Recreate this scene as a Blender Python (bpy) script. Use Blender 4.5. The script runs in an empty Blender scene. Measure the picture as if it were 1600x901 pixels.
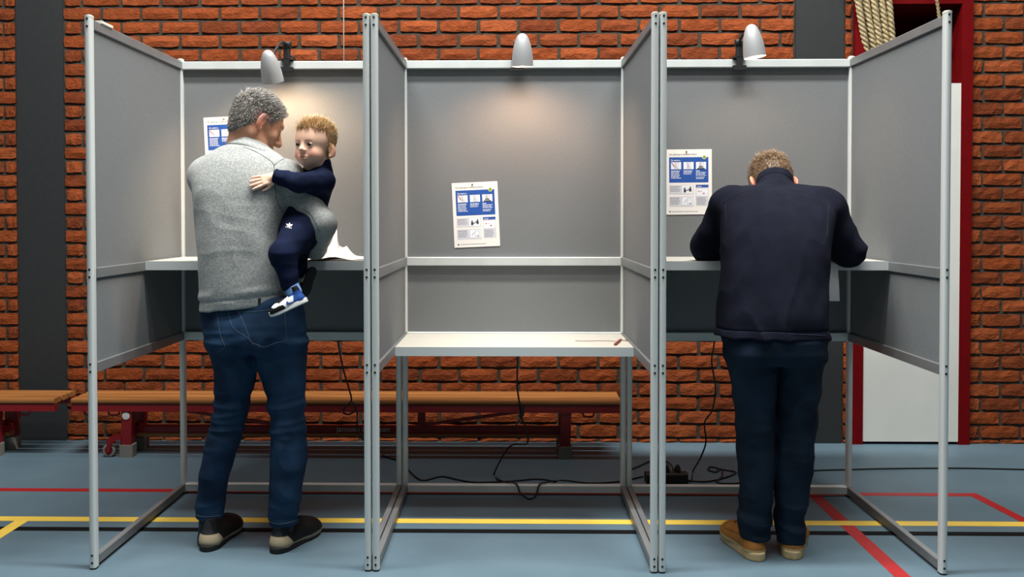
import bpy, bmesh, math, random
import numpy as np
from mathutils import Vector, Matrix
from mathutils.bvhtree import BVHTree

random.seed(7); RNG = np.random.default_rng(11)
S = bpy.context.scene; COL = S.collection
PI = math.pi

# ------------------------------------------------------------ camera, world, lights, exposure
FPX, PAN, TILT, ROLL, CX, CY = 1409.6, .0185, .0198, -.0008, 773.37, 367.23
CAM = np.array([-.010, -3.2351, 1.2763])
_cp, _sp, _ct, _st = math.cos(PAN), math.sin(PAN), math.cos(TILT), math.sin(TILT)
FW = np.array([-_sp*_ct, _cp*_ct, -_st]); RT = np.array([_cp, _sp, 0.]); UP = np.cross(RT, FW)
_cr, _sr = math.cos(ROLL), math.sin(ROLL)
RT, UP = _cr*RT+_sr*UP, -_sr*RT+_cr*UP
cd = bpy.data.cameras.new('camera'); cam = bpy.data.objects.new('camera', cd); COL.objects.link(cam)
cd.sensor_width = 36; cd.lens = FPX*36/1600
cd.shift_x = (800-CX)/1600; cd.shift_y = (CY-450.5)/1600
cd.clip_start = .05
cam.matrix_world = Matrix(((RT[0], UP[0], -FW[0], CAM[0]), (RT[1], UP[1], -FW[1], CAM[1]), (RT[2], UP[2], -FW[2], CAM[2]), (0, 0, 0, 1)))
S.camera = cam

w = bpy.data.worlds.new('world'); S.world = w; w.use_nodes = True
w.node_tree.nodes['Background'].inputs[0].default_value = (.92, .97, 1, 1)
w.node_tree.nodes['Background'].inputs[1].default_value = .038
S.view_settings.view_transform = 'Standard'; S.view_settings.look = 'None'
S.view_settings.exposure = 0; S.view_settings.gamma = 1; S.view_settings.use_curve_mapping = False

CEIL = 5.6
def area(name, x, y, z, sx, sy, power, col=(1, .99, .96)):   # rows of hall luminaires under the ceiling
    l = bpy.data.lights.new(name, 'AREA'); l.shape = 'RECTANGLE'; l.size = sx; l.size_y = sy; l.energy = power; l.color = col
    o = bpy.data.objects.new(name, l); COL.objects.link(o); o.location = (x, y, z); return o
area('hall_light', 0, -.35, CEIL-.15, 4.2, .3, 490)
area('hall_light', 0, 1.25, CEIL-.15, 4.8, .3, 55)
area('hall_light', 0, -1.3, CEIL-.15, 4.8, .3, 150)
area('hall_light', 0, -4.2, CEIL-.15, 4.8, .3, 55)

# ------------------------------------------------------------ helpers
def ray(px, py):
    return FW+(px-CX)/FPX*RT-(py-CY)/FPX*UP
def at(px, py, Y):
    d = ray(px, py); return CAM+d*((Y-CAM[1])/d[1])
def onfloor(px, py, z=0.):
    d = ray(px, py); return CAM+d*((z-CAM[2])/d[2])
def V(a): return Vector([float(t) for t in a])

def s2l(c):
    c = c/255.
    return c/12.92 if c <= .04045 else ((c+.055)/1.055)**2.4
def rgb(r, g, b): return (s2l(r), s2l(g), s2l(b), 1)

MATS = {}
def mat(name, col, rough=.6, metal=0., var=None, vscale=20., bump=0., bscale=200., spec=.5, sss=0., attr=None, emit=0., stretch=None, bdist=.002, sheen=0., detail=3.):
    m = bpy.data.materials.new(name); m.use_nodes = True; MATS[name] = m
    N = m.node_tree.nodes; L = m.node_tree.links; b = N['Principled BSDF']
    b.inputs['Base Color'].default_value = col; b.inputs['Roughness'].default_value = rough; b.inputs['Metallic'].default_value = metal
    b.inputs['Specular IOR Level'].default_value = spec
    if sheen: b.inputs['Sheen Weight'].default_value = sheen
    if sss:
        b.inputs['Subsurface Weight'].default_value = sss; b.inputs['Subsurface Radius'].default_value = (.012, .005, .003); b.inputs['Subsurface Scale'].default_value = 1
    if emit:
        b.inputs['Emission Color'].default_value = col; b.inputs['Emission Strength'].default_value = emit
    tc = N.new('ShaderNodeTexCoord'); src = tc.outputs['Object']
    if stretch:
        mp = N.new('ShaderNodeMapping'); mp.inputs['Scale'].default_value = stretch; L.new(src, mp.inputs[0]); src = mp.outputs[0]
    base = None
    if attr:
        a = N.new('ShaderNodeAttribute'); a.attribute_name = attr; base = a.outputs['Color']
        L.new(base, b.inputs['Base Color'])
    if var is not None:
        n = N.new('ShaderNodeTexNoise'); n.inputs['Scale'].default_value = vscale; n.inputs['Detail'].default_value = detail; L.new(src, n.inputs['Vector'])
        r = N.new('ShaderNodeMapRange'); r.inputs[1].default_value = .32; r.inputs[2].default_value = .68; L.new(n.outputs[0], r.inputs[0])
        mx = N.new('ShaderNodeMix'); mx.data_type = 'RGBA'; L.new(r.outputs[0], mx.inputs[0])
        if base is not None:
            mu = N.new('ShaderNodeMix'); mu.data_type = 'RGBA'; mu.blend_type = 'MULTIPLY'; mu.inputs[0].default_value = 1
            L.new(base, mu.inputs[6]); L.new(mx.outputs[2], mu.inputs[7]); mx.inputs[6].default_value = (1, 1, 1, 1); mx.inputs[7].default_value = var
            L.new(mu.outputs[2], b.inputs['Base Color'])
        else:
            mx.inputs[6].default_value = col; mx.inputs[7].default_value = var
            L.new(mx.outputs[2], b.inputs['Base Color'])
    if bump:
        n2 = N.new('ShaderNodeTexNoise'); n2.inputs['Scale'].default_value = bscale; n2.inputs['Detail'].default_value = 4; L.new(src, n2.inputs['Vector'])
        bp = N.new('ShaderNodeBump'); bp.inputs['Strength'].default_value = bump; bp.inputs['Distance'].default_value = bdist
        L.new(n2.outputs[0], bp.inputs['Height']); L.new(bp.outputs[0], b.inputs['Normal'])
    return m

class MB:
    """collects shapes into ONE mesh"""
    def __init__(s): s.v = []; s.f = []
    def add(s, vs, fs):
        o = len(s.v); s.v += [tuple(float(c) for c in v) for v in vs]; s.f += [tuple(o+i for i in f) for f in fs]; return s
    def box(s, x0, x1, y0, y1, z0, z1):
        return s.add([(x0, y0, z0), (x1, y0, z0), (x1, y1, z0), (x0, y1, z0), (x0, y0, z1), (x1, y0, z1), (x1, y1, z1), (x0, y1, z1)],
                     [(0, 3, 2, 1), (4, 5, 6, 7), (0, 1, 5, 4), (1, 2, 6, 5), (2, 3, 7, 6), (3, 0, 4, 7)])
    def prism(s, poly, axis, a, b):
        n = len(poly)
        def P(p, t): return {'x': (t, p[0], p[1]), 'y': (p[0], t, p[1]), 'z': (p[0], p[1], t)}[axis]
        return s.add([P(p, a) for p in poly]+[P(p, b) for p in poly],
                     [tuple(range(n-1, -1, -1)), tuple(range(n, 2*n))]+[(i, (i+1) % n, n+(i+1) % n, n+i) for i in range(n)])
    def rbox(s, x0, x1, y0, y1, z0, z1, r, axis='z', n=3):
        def rp(a0, a1, b0, b1):
            p = []
            for (cx, cy, t0) in ((a1-r, b1-r, 0), (a0+r, b1-r, PI/2), (a0+r, b0+r, PI), (a1-r, b0+r, 1.5*PI)):
                for k in range(n+1):
                    t = t0+PI/2*k/n; p.append((cx+r*math.cos(t), cy+r*math.sin(t)))
            return p
        if axis == 'z': return s.prism(rp(x0, x1, y0, y1), 'z', z0, z1)
        if axis == 'x': return s.prism(rp(y0, y1, z0, z1), 'x', x0, x1)
        return s.prism(rp(x0, x1, z0, z1), 'y', y0, y1)
    def tube(s, pts, r, n=8, cap=True):
        pts = [V(p) for p in pts]; rs = r if hasattr(r, '__len__') else [r]*len(pts)
        vs = []; nrm = None
        for i, p in enumerate(pts):
            t = (pts[min(i+1, len(pts)-1)]-pts[max(i-1, 0)]).normalized()
            if nrm is None:
                nrm = t.orthogonal().normalized()
            nrm = (nrm-t*nrm.dot(t)).normalized(); bn = t.cross(nrm)
            for k in range(n):
                a = 2*PI*k/n; vs.append(p+(nrm*math.cos(a)+bn*math.sin(a))*rs[i])
        fs = [(i*n+k, i*n+(k+1) % n, (i+1)*n+(k+1) % n, (i+1)*n+k) for i in range(len(pts)-1) for k in range(n)]
        if cap: fs += [tuple(range(n-1, -1, -1)), tuple((len(pts)-1)*n+k for k in range(n))]
        return s.add(vs, fs)
    def lathe(s, prof, M=None, n=24, close=False):
        M = M or Matrix(); vs = []
        for r, z in prof:
            for k in range(n):
                a = 2*PI*k/n; vs.append(M @ Vector((r*math.cos(a), r*math.sin(a), z)))
        m = len(prof); fs = [(i*n+k, i*n+(k+1) % n, (i+1)*n+(k+1) % n, (i+1)*n+k) for i in range(m-1) for k in range(n)]
        if prof[0][0] > 1e-5 and close: fs.append(tuple(range(n-1, -1, -1)))
        if prof[-1][0] > 1e-5 and close: fs.append(tuple((m-1)*n+k for k in range(n)))
        return s.add(vs, fs)
    def mesh(s, name):
        me = bpy.data.meshes.new(name); me.from_pydata(s.v, [], s.f); me.update(); return me
    def build(s, name, m, parent=None, smooth=False):
        return link(name, s.mesh(name), m, parent, smooth)

def link(name, me, m, parent=None, smooth=False):
    if m is not None and not me.materials: me.materials.append(m)
    if smooth:
        me.polygons.foreach_set('use_smooth', [True]*len(me.polygons))
        if smooth != True: me.set_sharp_from_angle(angle=math.radians(smooth))
    o = bpy.data.objects.new(name, me); COL.objects.link(o)
    if parent: o.parent = parent
    return o
def tag(o, label=None, cat=None, group=None, kind=None):
    if label: o['label'] = label
    if cat: o['category'] = cat
    if group: o['group'] = group
    if kind: o['kind'] = kind
    return o
def empty(name, loc=(0, 0, 0), rz=0, label=None, cat=None, group=None):
    o = bpy.data.objects.new(name, None); COL.objects.link(o); o.location = V(loc); o.rotation_euler = (0, 0, rz); o.empty_display_size = .1
    return tag(o, label, cat, group)
KIDS = {}
def children(o): return [c for c in COL.objects if c.parent is o]
def copy_tree(o, parent=None):
    c = o.copy(); COL.objects.link(c); c.parent = parent
    for ch in children(o): copy_tree(ch, c)
    return c
def smooth_path(pts, n=8):
    """Catmull-Rom through the points"""
    P = [np.array(p, float) for p in pts]; P = [2*P[0]-P[1]]+P+[2*P[-1]-P[-2]]; out = []
    for i in range(1, len(P)-2):
        for k in range(n):
            t = k/n; a, b, c, d = P[i-1:i+3]
            out.append(.5*((2*b)+(c-a)*t+(2*a-5*b+4*c-d)*t*t+(3*b-a-3*c+d)*t**3))
    out.append(P[-2]); return out

# ------------------------------------------------------------ materials
M_alu = mat('aluminium', rgb(216, 221, 218), .42, .15, var=rgb(206, 211, 209), vscale=9, bump=.05, bscale=300, stretch=(1, 1, .05))
M_siderail = mat('shaded_side_rail', rgb(126, 129, 130), .45, .25, var=rgb(119, 122, 123), vscale=9)  # aluminium with the shade of its sideways faces put into a darker grey
M_cap = mat('white_plastic', rgb(225, 222, 208), .5)
M_hole = mat('black_plastic', rgb(14, 14, 15), .5)
M_panel = mat('grey_felt', rgb(122, 125, 126), .95, var=rgb(114, 117, 119), vscale=160, bump=.25, bscale=420, spec=.15, detail=5)
M_top = mat('white_laminate', rgb(197, 193, 182), .45)
M_edge = mat('grey_edge_strip', rgb(200, 205, 204), .45)
M_floor = mat('blue_grey_sports_floor', rgb(95, 117, 129), .5, var=rgb(87, 109, 121), vscale=3.2, bump=.04, bscale=500, spec=.28, detail=6)
M_red_line = mat('red_floor_paint', rgb(168, 26, 30), .5, var=rgb(156, 24, 28), vscale=12)
M_yel_line = mat('yellow_floor_paint', rgb(242, 206, 88), .5, var=rgb(234, 198, 80), vscale=12)
M_blk_line = mat('black_floor_paint', rgb(20, 21, 22), .7, spec=.08)
M_mortar = mat('dark_mortar', rgb(70, 62, 52), .95, var=rgb(55, 48, 40), vscale=60, bump=.5, bscale=150)
M_pillar = mat('charcoal_paint', rgb(35, 38, 40), .75, var=rgb(31, 34, 36), vscale=30, bump=.1, bscale=200)
M_redpaint = mat('dark_red_paint', rgb(106, 1, 6), .7, var=rgb(98, 1, 5), vscale=14, spec=.12)
M_white = mat('white_board', rgb(218, 219, 212), .6, var=rgb(212, 213, 206), vscale=5)
M_wood = mat('bench_wood', rgb(162, 108, 56), .45, var=rgb(130, 79, 38), vscale=9, stretch=(.25, 8, 8), detail=6)
M_redsteel = mat('red_enamel_steel', rgb(140, 18, 26), .4, var=rgb(126, 15, 22), vscale=20)
M_rubber = mat('grey_rubber', rgb(128, 126, 118), .8)
M_black = mat('black_matt_plastic', rgb(22, 23, 24), .55)
M_cable = mat('black_cable_sheath', rgb(18, 18, 19), .5)
M_silver = mat('silver_lacquer', rgb(184, 186, 187), .34, .35)
M_inner = mat('grey_enamel', rgb(96, 94, 90), .6)
M_bulb = mat('warm_lit_bulb', (1, .72, .42, 1), .5, emit=14)
M_paper = mat('white_paper', rgb(238, 234, 228), .8)
M_rope = mat('hemp_rope', rgb(208, 192, 152), .9, var=rgb(164, 142, 100), vscale=70, bump=.5, bscale=300, detail=5)
M_ceiling = mat('pale_ceiling', rgb(150, 152, 152), .9, var=rgb(142, 144, 144), vscale=3)

# brick: colour differs from brick to brick and within one
def brick_material():
    m = mat('handformed_brick', rgb(168, 82, 46), .9, spec=.2); N = m.node_tree.nodes; L = m.node_tree.links; b = N['Principled BSDF']
    tc = N.new('ShaderNodeTexCoord'); oi = N.new('ShaderNodeObjectInfo'); gi = N.new('ShaderNodeNewGeometry')
    ad = N.new('ShaderNodeMath'); ad.operation = 'ADD'; L.new(oi.outputs['Random'], ad.inputs[0]); L.new(gi.outputs['Random Per Island'], ad.inputs[1])
    fr = N.new('ShaderNodeMath'); fr.operation = 'FRACT'; L.new(ad.outputs[0], fr.inputs[0])
    cr = N.new('ShaderNodeValToRGB'); e = cr.color_ramp.elements
    e[0].position = 0; e[0].color = rgb(114, 53, 26); e[1].position = 1; e[1].color = rgb(152, 77, 41)
    x = e.new(.35); x.color = rgb(132, 64, 31); x = e.new(.7); x.color = rgb(138, 65, 29)
    L.new(fr.outputs[0], cr.inputs[0])
    n = N.new('ShaderNodeTexNoise'); n.inputs['Scale'].default_value = 26; n.inputs['Detail'].default_value = 7; n.inputs['Roughness'].default_value = .65
    off = N.new('ShaderNodeVectorMath'); off.operation = 'MULTIPLY_ADD'; off.inputs[1].default_value = (1, 1, 1.25)
    cv = N.new('ShaderNodeCombineXYZ'); mu = N.new('ShaderNodeMath'); mu.operation = 'MULTIPLY'; mu.inputs[1].default_value = 37; L.new(fr.outputs[0], mu.inputs[0])
    L.new(mu.outputs[0], cv.inputs[0]); L.new(mu.outputs[0], cv.inputs[2])
    L.new(tc.outputs['Object'], off.inputs[0]); L.new(cv.outputs[0], off.inputs[2]); L.new(off.outputs[0], n.inputs['Vector'])
    mr = N.new('ShaderNodeMapRange'); mr.inputs[1].default_value = .3; mr.inputs[2].default_value = .62; mr.inputs[3].default_value = .72; mr.inputs[4].default_value = 1.08; L.new(n.outputs[0], mr.inputs[0])
    hs = N.new('ShaderNodeHueSaturation'); L.new(cr.outputs[0], hs.inputs['Color']); L.new(mr.outputs[0], hs.inputs['Value']); L.new(hs.outputs[0], b.inputs['Base Color'])
    # creases of the hand-formed face
    wv = N.new('ShaderNodeTexWave'); wv.wave_type = 'BANDS'; wv.bands_direction = 'Z'; wv.inputs['Scale'].default_value = 9; wv.inputs['Distortion'].default_value = 14; wv.inputs['Detail'].default_value = 3; wv.inputs['Detail Scale'].default_value = 2.2
    L.new(off.outputs[0], wv.inputs['Vector'])
    mx = N.new('ShaderNodeMath'); mx.operation = 'MULTIPLY_ADD'; mx.inputs[1].default_value = .16; L.new(wv.outputs[0], mx.inputs[0]); L.new(n.outputs[0], mx.inputs[2])
    bp = N.new('ShaderNodeBump'); bp.inputs['Strength'].default_value = .8; bp.inputs['Distance'].default_value = .0075
    L.new(mx.outputs[0], bp.inputs['Height']); L.new(bp.outputs[0], b.inputs['Normal'])
    return m
M_brick = brick_material()

# ------------------------------------------------------------ the setting
YW = 1.878                       # mortar plane
NX0, NX1, NZ = 1.905, 2.552, 2.56  # niche outer frame
floor = MB().box(-7, 7, -9, 2.2, -.12, 0).build('floor', M_floor); tag(floor, 'blue-grey sports floor of the hall', kind='structure')
wb = MB().box(-7, NX0, YW, YW+.3, 0, CEIL).box(NX1, 7, YW, YW+.3, 0, CEIL).box(NX0, NX1, YW, YW+.3, NZ, CEIL)
wall = wb.build('wall_back', M_mortar); tag(wall, 'red brick wall with dark joints behind the booths', kind='structure')
ceil = MB().box(-7, 7, -9, 2.2, CEIL, CEIL+.1).build('ceiling', M_ceiling); tag(ceil, 'hall ceiling', kind='structure')

# painted court lines
def line(poly, m, label, z=.0008):
    n = len(poly); vs = [(p[0], p[1], 0.0002) for p in poly]+[(p[0], p[1], z) for p in poly]
    MB().add(vs, [tuple(range(n, 2*n))]+[(i, (i+1) % n, n+(i+1) % n, n+i) for i in range(n)]).build('court_line', m, floor)['label'] = label
def strip(a, b, wd, m, label, z=.0008):
    a = Vector(a); b = Vector(b); d = (b-a).normalized(); n = Vector((-d.y, d.x))*wd/2
    line([a-n, b-n, b+n, a+n], m, label, z)
strip((-7, .942), (2.11, .926), .046, M_red_line, 'long red court line behind the booths')
strip((1.378, .92), (1.374, -2.5), .058, M_red_line, 'red court line running towards the viewer', .0009)
strip((2.11, .949), (2.16, .40), .05, M_red_line, 'red court line slanting right', .0009)
strip((-7, .528), (7, .53), .056, M_yel_line, 'yellow court line across the floor', .0010)
strip((-2.075, .52), (-2.06, -2.5), .056, M_yel_line, 'yellow court line at left edge', .0009)
strip((-7, .406), (7, .412), .046, M_blk_line, 'black court line across the floor', .0006)

# pillars flush in the wall
PILL = [(-2.826, -2.560), (1.580, 1.846)]
for i, (a, b) in enumerate(PILL):
    o = MB().box(a, b, YW-.014, YW+.05, 0, CEIL).build('trim_%d' % (i+1), M_pillar)
    tag(o, ['charcoal steel column set flush in the brick wall at left', 'charcoal steel column set flush in the brick wall beside the niche'][i], kind='structure')

# bricks, one by one
def brick_mesh(wd, seed, h=.0640):
    r = random.Random(seed); nx, nz = 5, 2; vs = []; fs = []
    for j in range(nz+1):
        for i in range(nx+1):
            x = wd*(i/nx-.5); z = h*(j/nz-.5); y = -.0115+r.uniform(-.003, .003)
            ed = i in (0, nx) or j in (0, nz)
            if ed: y += .003
            if i in (0, nx): x += r.uniform(-.0022, .0022)*1.2
            if j in (0, nz): z += r.uniform(-.0028, .0018)*(1 if j else -1)
            if i in (0, nx) and j in (0, nz): x *= .978; z *= .90
            if 0 < i < nx: x += r.uniform(-.006, .006)
            vs.append((x, y, z))
    for j in range(nz):
        for i in range(nx):
            a = j*(nx+1)+i; fs.append((a, a+1, a+nx+2, a+nx+1))
    ring = list(range(nx+1))+[(nx+1)*j+nx for j in range(1, nz+1)]+[(nx+1)*nz+i for i in range(nx-1, -1, -1)]+[(nx+1)*j for j in range(nz-1, 0, -1)]
    k = len(vs); n = len(ring); vs += [(vs[q][0], .002, vs[q][2]) for q in ring]
    fs += [(ring[i], k+i, k+(i+1) % n, ring[(i+1) % n]) for i in range(n)]
    return vs, fs
def build_bricks():
    PX, PZ, W, H = .2256, .0789, .2100, .0640
    full = []
    for s in range(14):
        vs, fs = brick_mesh(W, s); full.append(MB().add(vs, fs).mesh('brick')); full[-1].materials.append(M_brick)
    cand = []
    blocks = [PILL[0], PILL[1], (NX0, NX1)]
    for k in range(-6, 32):
        top = 2.465-PZ*k; zc = top-H/2
        if zc < 0: zc = top/2
        x = -.752+(0 if k % 2 == 0 else .1128)-PX*20
        while x < 4.6:
            segs = [(x, x+W)]
            for (a, b) in blocks:
                if (a, b) == (NX0, NX1) and top-H > NZ: continue
                ns = []
                for (p, q) in segs:
                    if q <= a or p >= b: ns.append((p, q))
                    else:
                        if p < a-.02: ns.append((p, a-.012))
                        if q > b+.02: ns.append((b+.012, q))
                segs = ns
            for (p, q) in segs:
                if q-p > .012 and q > -4.6: cand.append((p, q, zc, min(H, top) if top < H else H))
            x += PX
    def hidden(p, q, zc):
        d = np.array([(p+q)/2, YW-.01, zc])-CAM; zz = d@FW; px = CX+FPX*(d@RT)/zz; py = CY-FPX*(d@UP)/zz
        if px < -25 or px > 1625 or py < -12 or py > 700: return 9
        if px < 140 or px > 1480: return 0
        if px < 285: t = (px-140)/145; return 1 if 30+t*65 < py < 575-t*50 else 0
        if px > 1325: t = (1480-px)/155; return 1 if 25+t*70 < py < 585-t*55 else 0
        if 92 < py < 532: return 1
        if 1135 < px < 1275 and py > 530 or 330 < px < 470 and py > 530: return .8
        if py > 532:
            return .1+abs(px-800)*1e-5
        return .05
    cand = [(hidden(*c[:3]),)+c for c in cand]; cand.sort(key=lambda c: c[0])
    rest = MB(); ns = 0
    for n, (hd, p, q, zc, h) in enumerate(cand):
        sd = random.randrange(14)
        isfull = abs(q-p-W) < 1e-6 and h == H
        if hd < .9 and ns < 300:
            ns += 1
            if isfull:
                o = bpy.data.objects.new('brick', full[sd]); COL.objects.link(o); o.parent = wall
                o.location = ((p+q)/2, YW, zc); o.rotation_euler = (0, random.choice((0, PI)), 0)
            else:
                o = MB().add(*brick_mesh(q-p, n, h)).build('brick', M_brick, wall); o.location = ((p+q)/2, YW, zc)
        else:
            vs, fs = brick_mesh(q-p, sd, h); rest.add([(v[0]+(p+q)/2, v[1]+YW, v[2]+zc) for v in vs], fs)
    o = rest.build('brickwork', M_brick, wall); o['kind'] = 'stuff'
build_bricks()

# niche with the climbing ropes
nb = MB()
nb.box(NX0-.002, NX0+.055, YW-.035, YW+.5, 0, NZ).box(NX1-.06, NX1+.002, YW-.035, YW+.5, 0, NZ).box(NX0+.055, NX1-.06, YW-.035, YW+.5, NZ-.1, NZ)
nb.box(NX0+.055, NX1-.06, YW+.48, YW+.5, 0, NZ-.1)
niche = nb.build('trim_3', M_redpaint); tag(niche, 'dark red painted frame and lining of the rope niche', kind='structure')
o = MB().box(1.947, 2.494, YW-.03, YW-.008, .016, 2.02).build('white_board', M_white)
tag(o, 'tall plain white board closing the lower part of the red niche', 'board')

# ------------------------------------------------------------ voting booths
W2 = .5007; DEP = .9
def booth(i, cx, tz, label):
    root = empty('voting_booth', (cx, 0, 0), 0, label, 'voting booth', 'row of three voting booths')
    pw, pd = .0123, .017
    for sx in (-1, 1):
        for y in (0, DEP):
            p = MB().rbox(sx*W2-pw, sx*W2+pw, y-pd, y+pd, .006, 1.998, .009).build('post', M_alu, root, 40)
            MB().rbox(sx*W2-pw-.0008, sx*W2+pw+.0008, y-pd, y+pd, 1.996, 2.002, .009).lathe([(.0118, 0), (.0105, .0025), (.0001, .0040)], Matrix.Translation((sx*W2, y, 2.002)), 16).build('end_cap', M_cap, p, 40)
            MB().rbox(sx*W2-pw, sx*W2+pw, y-pd, y+pd, 0, .0065, .009).build('foot', M_hole, p, 40)
            if y == 0:
                hb = MB()
                for z in (1.989, 1.962, 1.089, 1.062, .747, .720, .052, .025):
                    hb.lathe([(.0001, -.001), (.0042, -.001), (.0042, .0012), (.0034, .0016), (.0001, .0008)], Matrix.Translation((sx*W2, -pd, z)) @ Matrix.Rotation(PI/2, 4, 'X'), 10)
                h = hb.build('bolt_head', M_hole, p, 40); h['kind'] = 'stuff'; h['label'] = 'black bolt heads in pairs'
    rails = ((1.955, 1.990), (1.056, 1.094), (.712, .750), (.012, .046))
    for sx in (-1, 1):
        for z0, z1 in rails:
            MB().rbox(sx*W2-.0118, sx*W2+.0118, pd, DEP-pd, z0, z1, .002, 'y', 1).build('side_rail', M_siderail, root)
        MB().box(sx*W2-.003, sx*W2+.003, pd-.002, DEP-pd+.002, 1.092, 1.957).build('side_panel', M_panel, root)
        MB().box(sx*W2-.003, sx*W2+.003, pd-.002, DEP-pd+.002, .748, 1.058).build('side_panel', M_panel, root)
    for z0, z1 in rails:
        MB().rbox(-W2+pw, W2-pw, DEP-.0165, DEP+.0165, z0, z1, .002, 'x', 1).build('back_rail', M_alu, root)
    MB().box(-W2+pw-.002, W2-pw+.002, DEP+.006, DEP+.012, 1.092, 1.957).build('back_panel', M_panel, root)
    MB().box(-W2+pw-.002, W2-pw+.002, DEP+.006, DEP+.012, .748, 1.058).build('back_panel', M_panel, root)
    t = MB().box(-W2+.0122, W2-.0122, .453, DEP-.018, tz-.036, tz).build('tabletop', M_top, root)
    MB().box(-W2+.0122, W2-.0122, .4495, .453, tz-.0365, tz+.0006).build('edge_strip', M_edge, t)
    if i == 0:
        MB().rbox(-W2-.016, -W2+.016, .065, .16, 1.988, 2.0, .003, 'y', 2).build('rail_clip', M_cap, root)['label'] = 'small white plastic clip'
    return root
TZ = 1.0965
booth(0, -1.03, TZ, 'left grey-panelled voting booth where a man holds a toddler')
booth(1, 0, .744, 'empty middle voting booth with a low white table')
booth(2, 1.03, TZ, 'right grey-panelled voting booth where a man in navy jacket bends down')
# ------------------------------------------------------------ gym benches
BY0, BY1, BZ = 1.49, 1.745, .315
def bench(x0, x1, label, wheel):
    root = empty('gym_bench', (x0, BY0, 0), 0, label, 'bench', 'long wooden benches along the brick wall'); L = x1-x0
    wd = (BY1-BY0)/3
    for k in range(3):
        MB().rbox(0, L, k*wd+.005, (k+1)*wd-.005, BZ-.028, BZ, .009, 'x', 2).build('slat', M_wood, root, 30)
    for y in (.012, BY1-BY0-.042):
        MB().box(0, L, y, y+.03, BZ-.069, BZ-.030).build('frame_rail', M_redsteel, root)
    for x in ([.27, L-(.31 if wheel else .36)]):
        for y in (.02, BY1-BY0-.07):
            lg = MB().add([(x-.004, y, BZ-.069), (x+.05, y, BZ-.069), (x+.05, y+.05, BZ-.069), (x-.004, y+.05, BZ-.069), (x-.012, y, .06), (x+.044, y, .06), (x+.044, y+.05, .06), (x-.012, y+.05, .06)],
                          [(0, 1, 2, 3), (7, 6, 5, 4), (0, 4, 5, 1), (1, 5, 6, 2), (2, 6, 7, 3), (3, 7, 4, 0)]).build('leg', M_redsteel, root)
            MB().rbox(x-.02, x+.054, y-.008, y+.062, 0, .066, .012).build('rubber_foot', M_rubber, lg, 30)
        MB().box(x, x+.04, .06, BY1-BY0-.06, .10, .15).build('cross_bar', M_redsteel, root)
        MB().box(x+.002, x+.036, .06, BY1-BY0-.06, BZ-.066, BZ-.032).build('cross_bar', M_redsteel, root)
    bm = MB().rbox(.29, L-.3, .11, .15, .112, .150, .004, 'x', 2).build('lower_beam', M_redsteel, root, 30)
    MB().rbox(.29, L-.3, .105, .155, .088, .112, .006, 'x', 2).build('balance_rail', M_wood, bm, 30)
    for a, b in ((.50, 1.08), (1.86, 2.48)):
        p, q = ((a, .235), (b, .15)) if a < 1 else ((a, .15), (b, .238))
        MB().prism([(p[0], p[1]), (q[0], q[1]), (q[0], q[1]+.016), (p[0], p[1]+.016)], 'y', .10, .118).build('brace', M_redsteel, root)
    for x in (1.055, 1.835):
        MB().box(x, x+.04, .108, .14, .148, BZ-.03).build('upright', M_redsteel, root)
    for x in (.06, .19, L-.20):
        MB().tube(smooth_path([(x, .03, BZ-.066), (x+.005, .03, BZ-.088), (x+.03, .03, BZ-.092), (x+.055, .03, BZ-.088), (x+.06, .03, BZ-.066)], 4), .005, 6).build('hook', M_redsteel, root, True)
    if wheel:
        MB().lathe([(.0001, 0), (.02, 0), (.02, .004), (.0001, .005)], Matrix.Translation((.29, .02, .222)) @ Matrix.Rotation(PI/2, 4, 'X'), 20).build('round_cap', M_white, root, 40)
        fk = MB().prism([(.265, .116), (.265, .094), (.216, .086), (.202, .030), (.184, .030), (.188, .092), (.202, .112)], 'y', .012, .020).prism([(.265, .116), (.265, .094), (.216, .086), (.202, .030), (.184, .030), (.188, .092), (.202, .112)], 'y', .05, .058).build('wheel_fork', M_redsteel, root)
        T = Matrix.Translation((.193, .048, .035)) @ Matrix.Rotation(PI/2, 4, 'X')
        wl = MB().lathe([(.022, 0), (.031, 0), (.035, .004), (.035, .022), (.031, .026), (.022, .026), (.022, 0)], T, 24).build('wheel', M_rubber, fk, 40)
        MB().lathe([(.0001, .002), (.022, .002), (.022, .024), (.0001, .024)], T, 20).build('hub', M_redsteel, fk, 40)
    return root, bm
bl, _ = bench(-5.3, -2.442, 'left wooden gym bench, only its right end in view', False)
br, beam = bench(-2.352, .565, 'right wooden gym bench on red steel legs with a wheel, behind the booths', True)

def text_mesh(s, size, bold=0., depth=0.):
    c = bpy.data.curves.new('t', 'FONT'); c.body = s; c.size = size; c.offset = bold; c.extrude = depth
    o = bpy.data.objects.new('t', c); COL.objects.link(o)
    me = bpy.data.meshes.new_from_object(o.evaluated_get(bpy.context.evaluated_depsgraph_get()))
    bpy.data.objects.remove(o); bpy.data.curves.remove(c); return me
M_lettering = mat('pale_lettering', rgb(190, 184, 176), .6)
def put_text(s, x, y, z, size, m, parent, name='lettering', bold=0., width=None):
    me = text_mesh(s, size, bold); me.materials.clear()
    if width:
        xs = [v.co.x for v in me.vertices]; k = width/(max(xs)-min(xs)); 
        for v in me.vertices: v.co.x *= k
    o = link(name, me, m, parent); o.location = (x, y, z); o.rotation_euler = (PI/2, 0, 0); return o
put_text('janssen & fritsen', at(526, 684, 1.6)[0]+2.352, .1085, .121, .04, M_lettering, beam, bold=.0006, width=.29)

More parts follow.
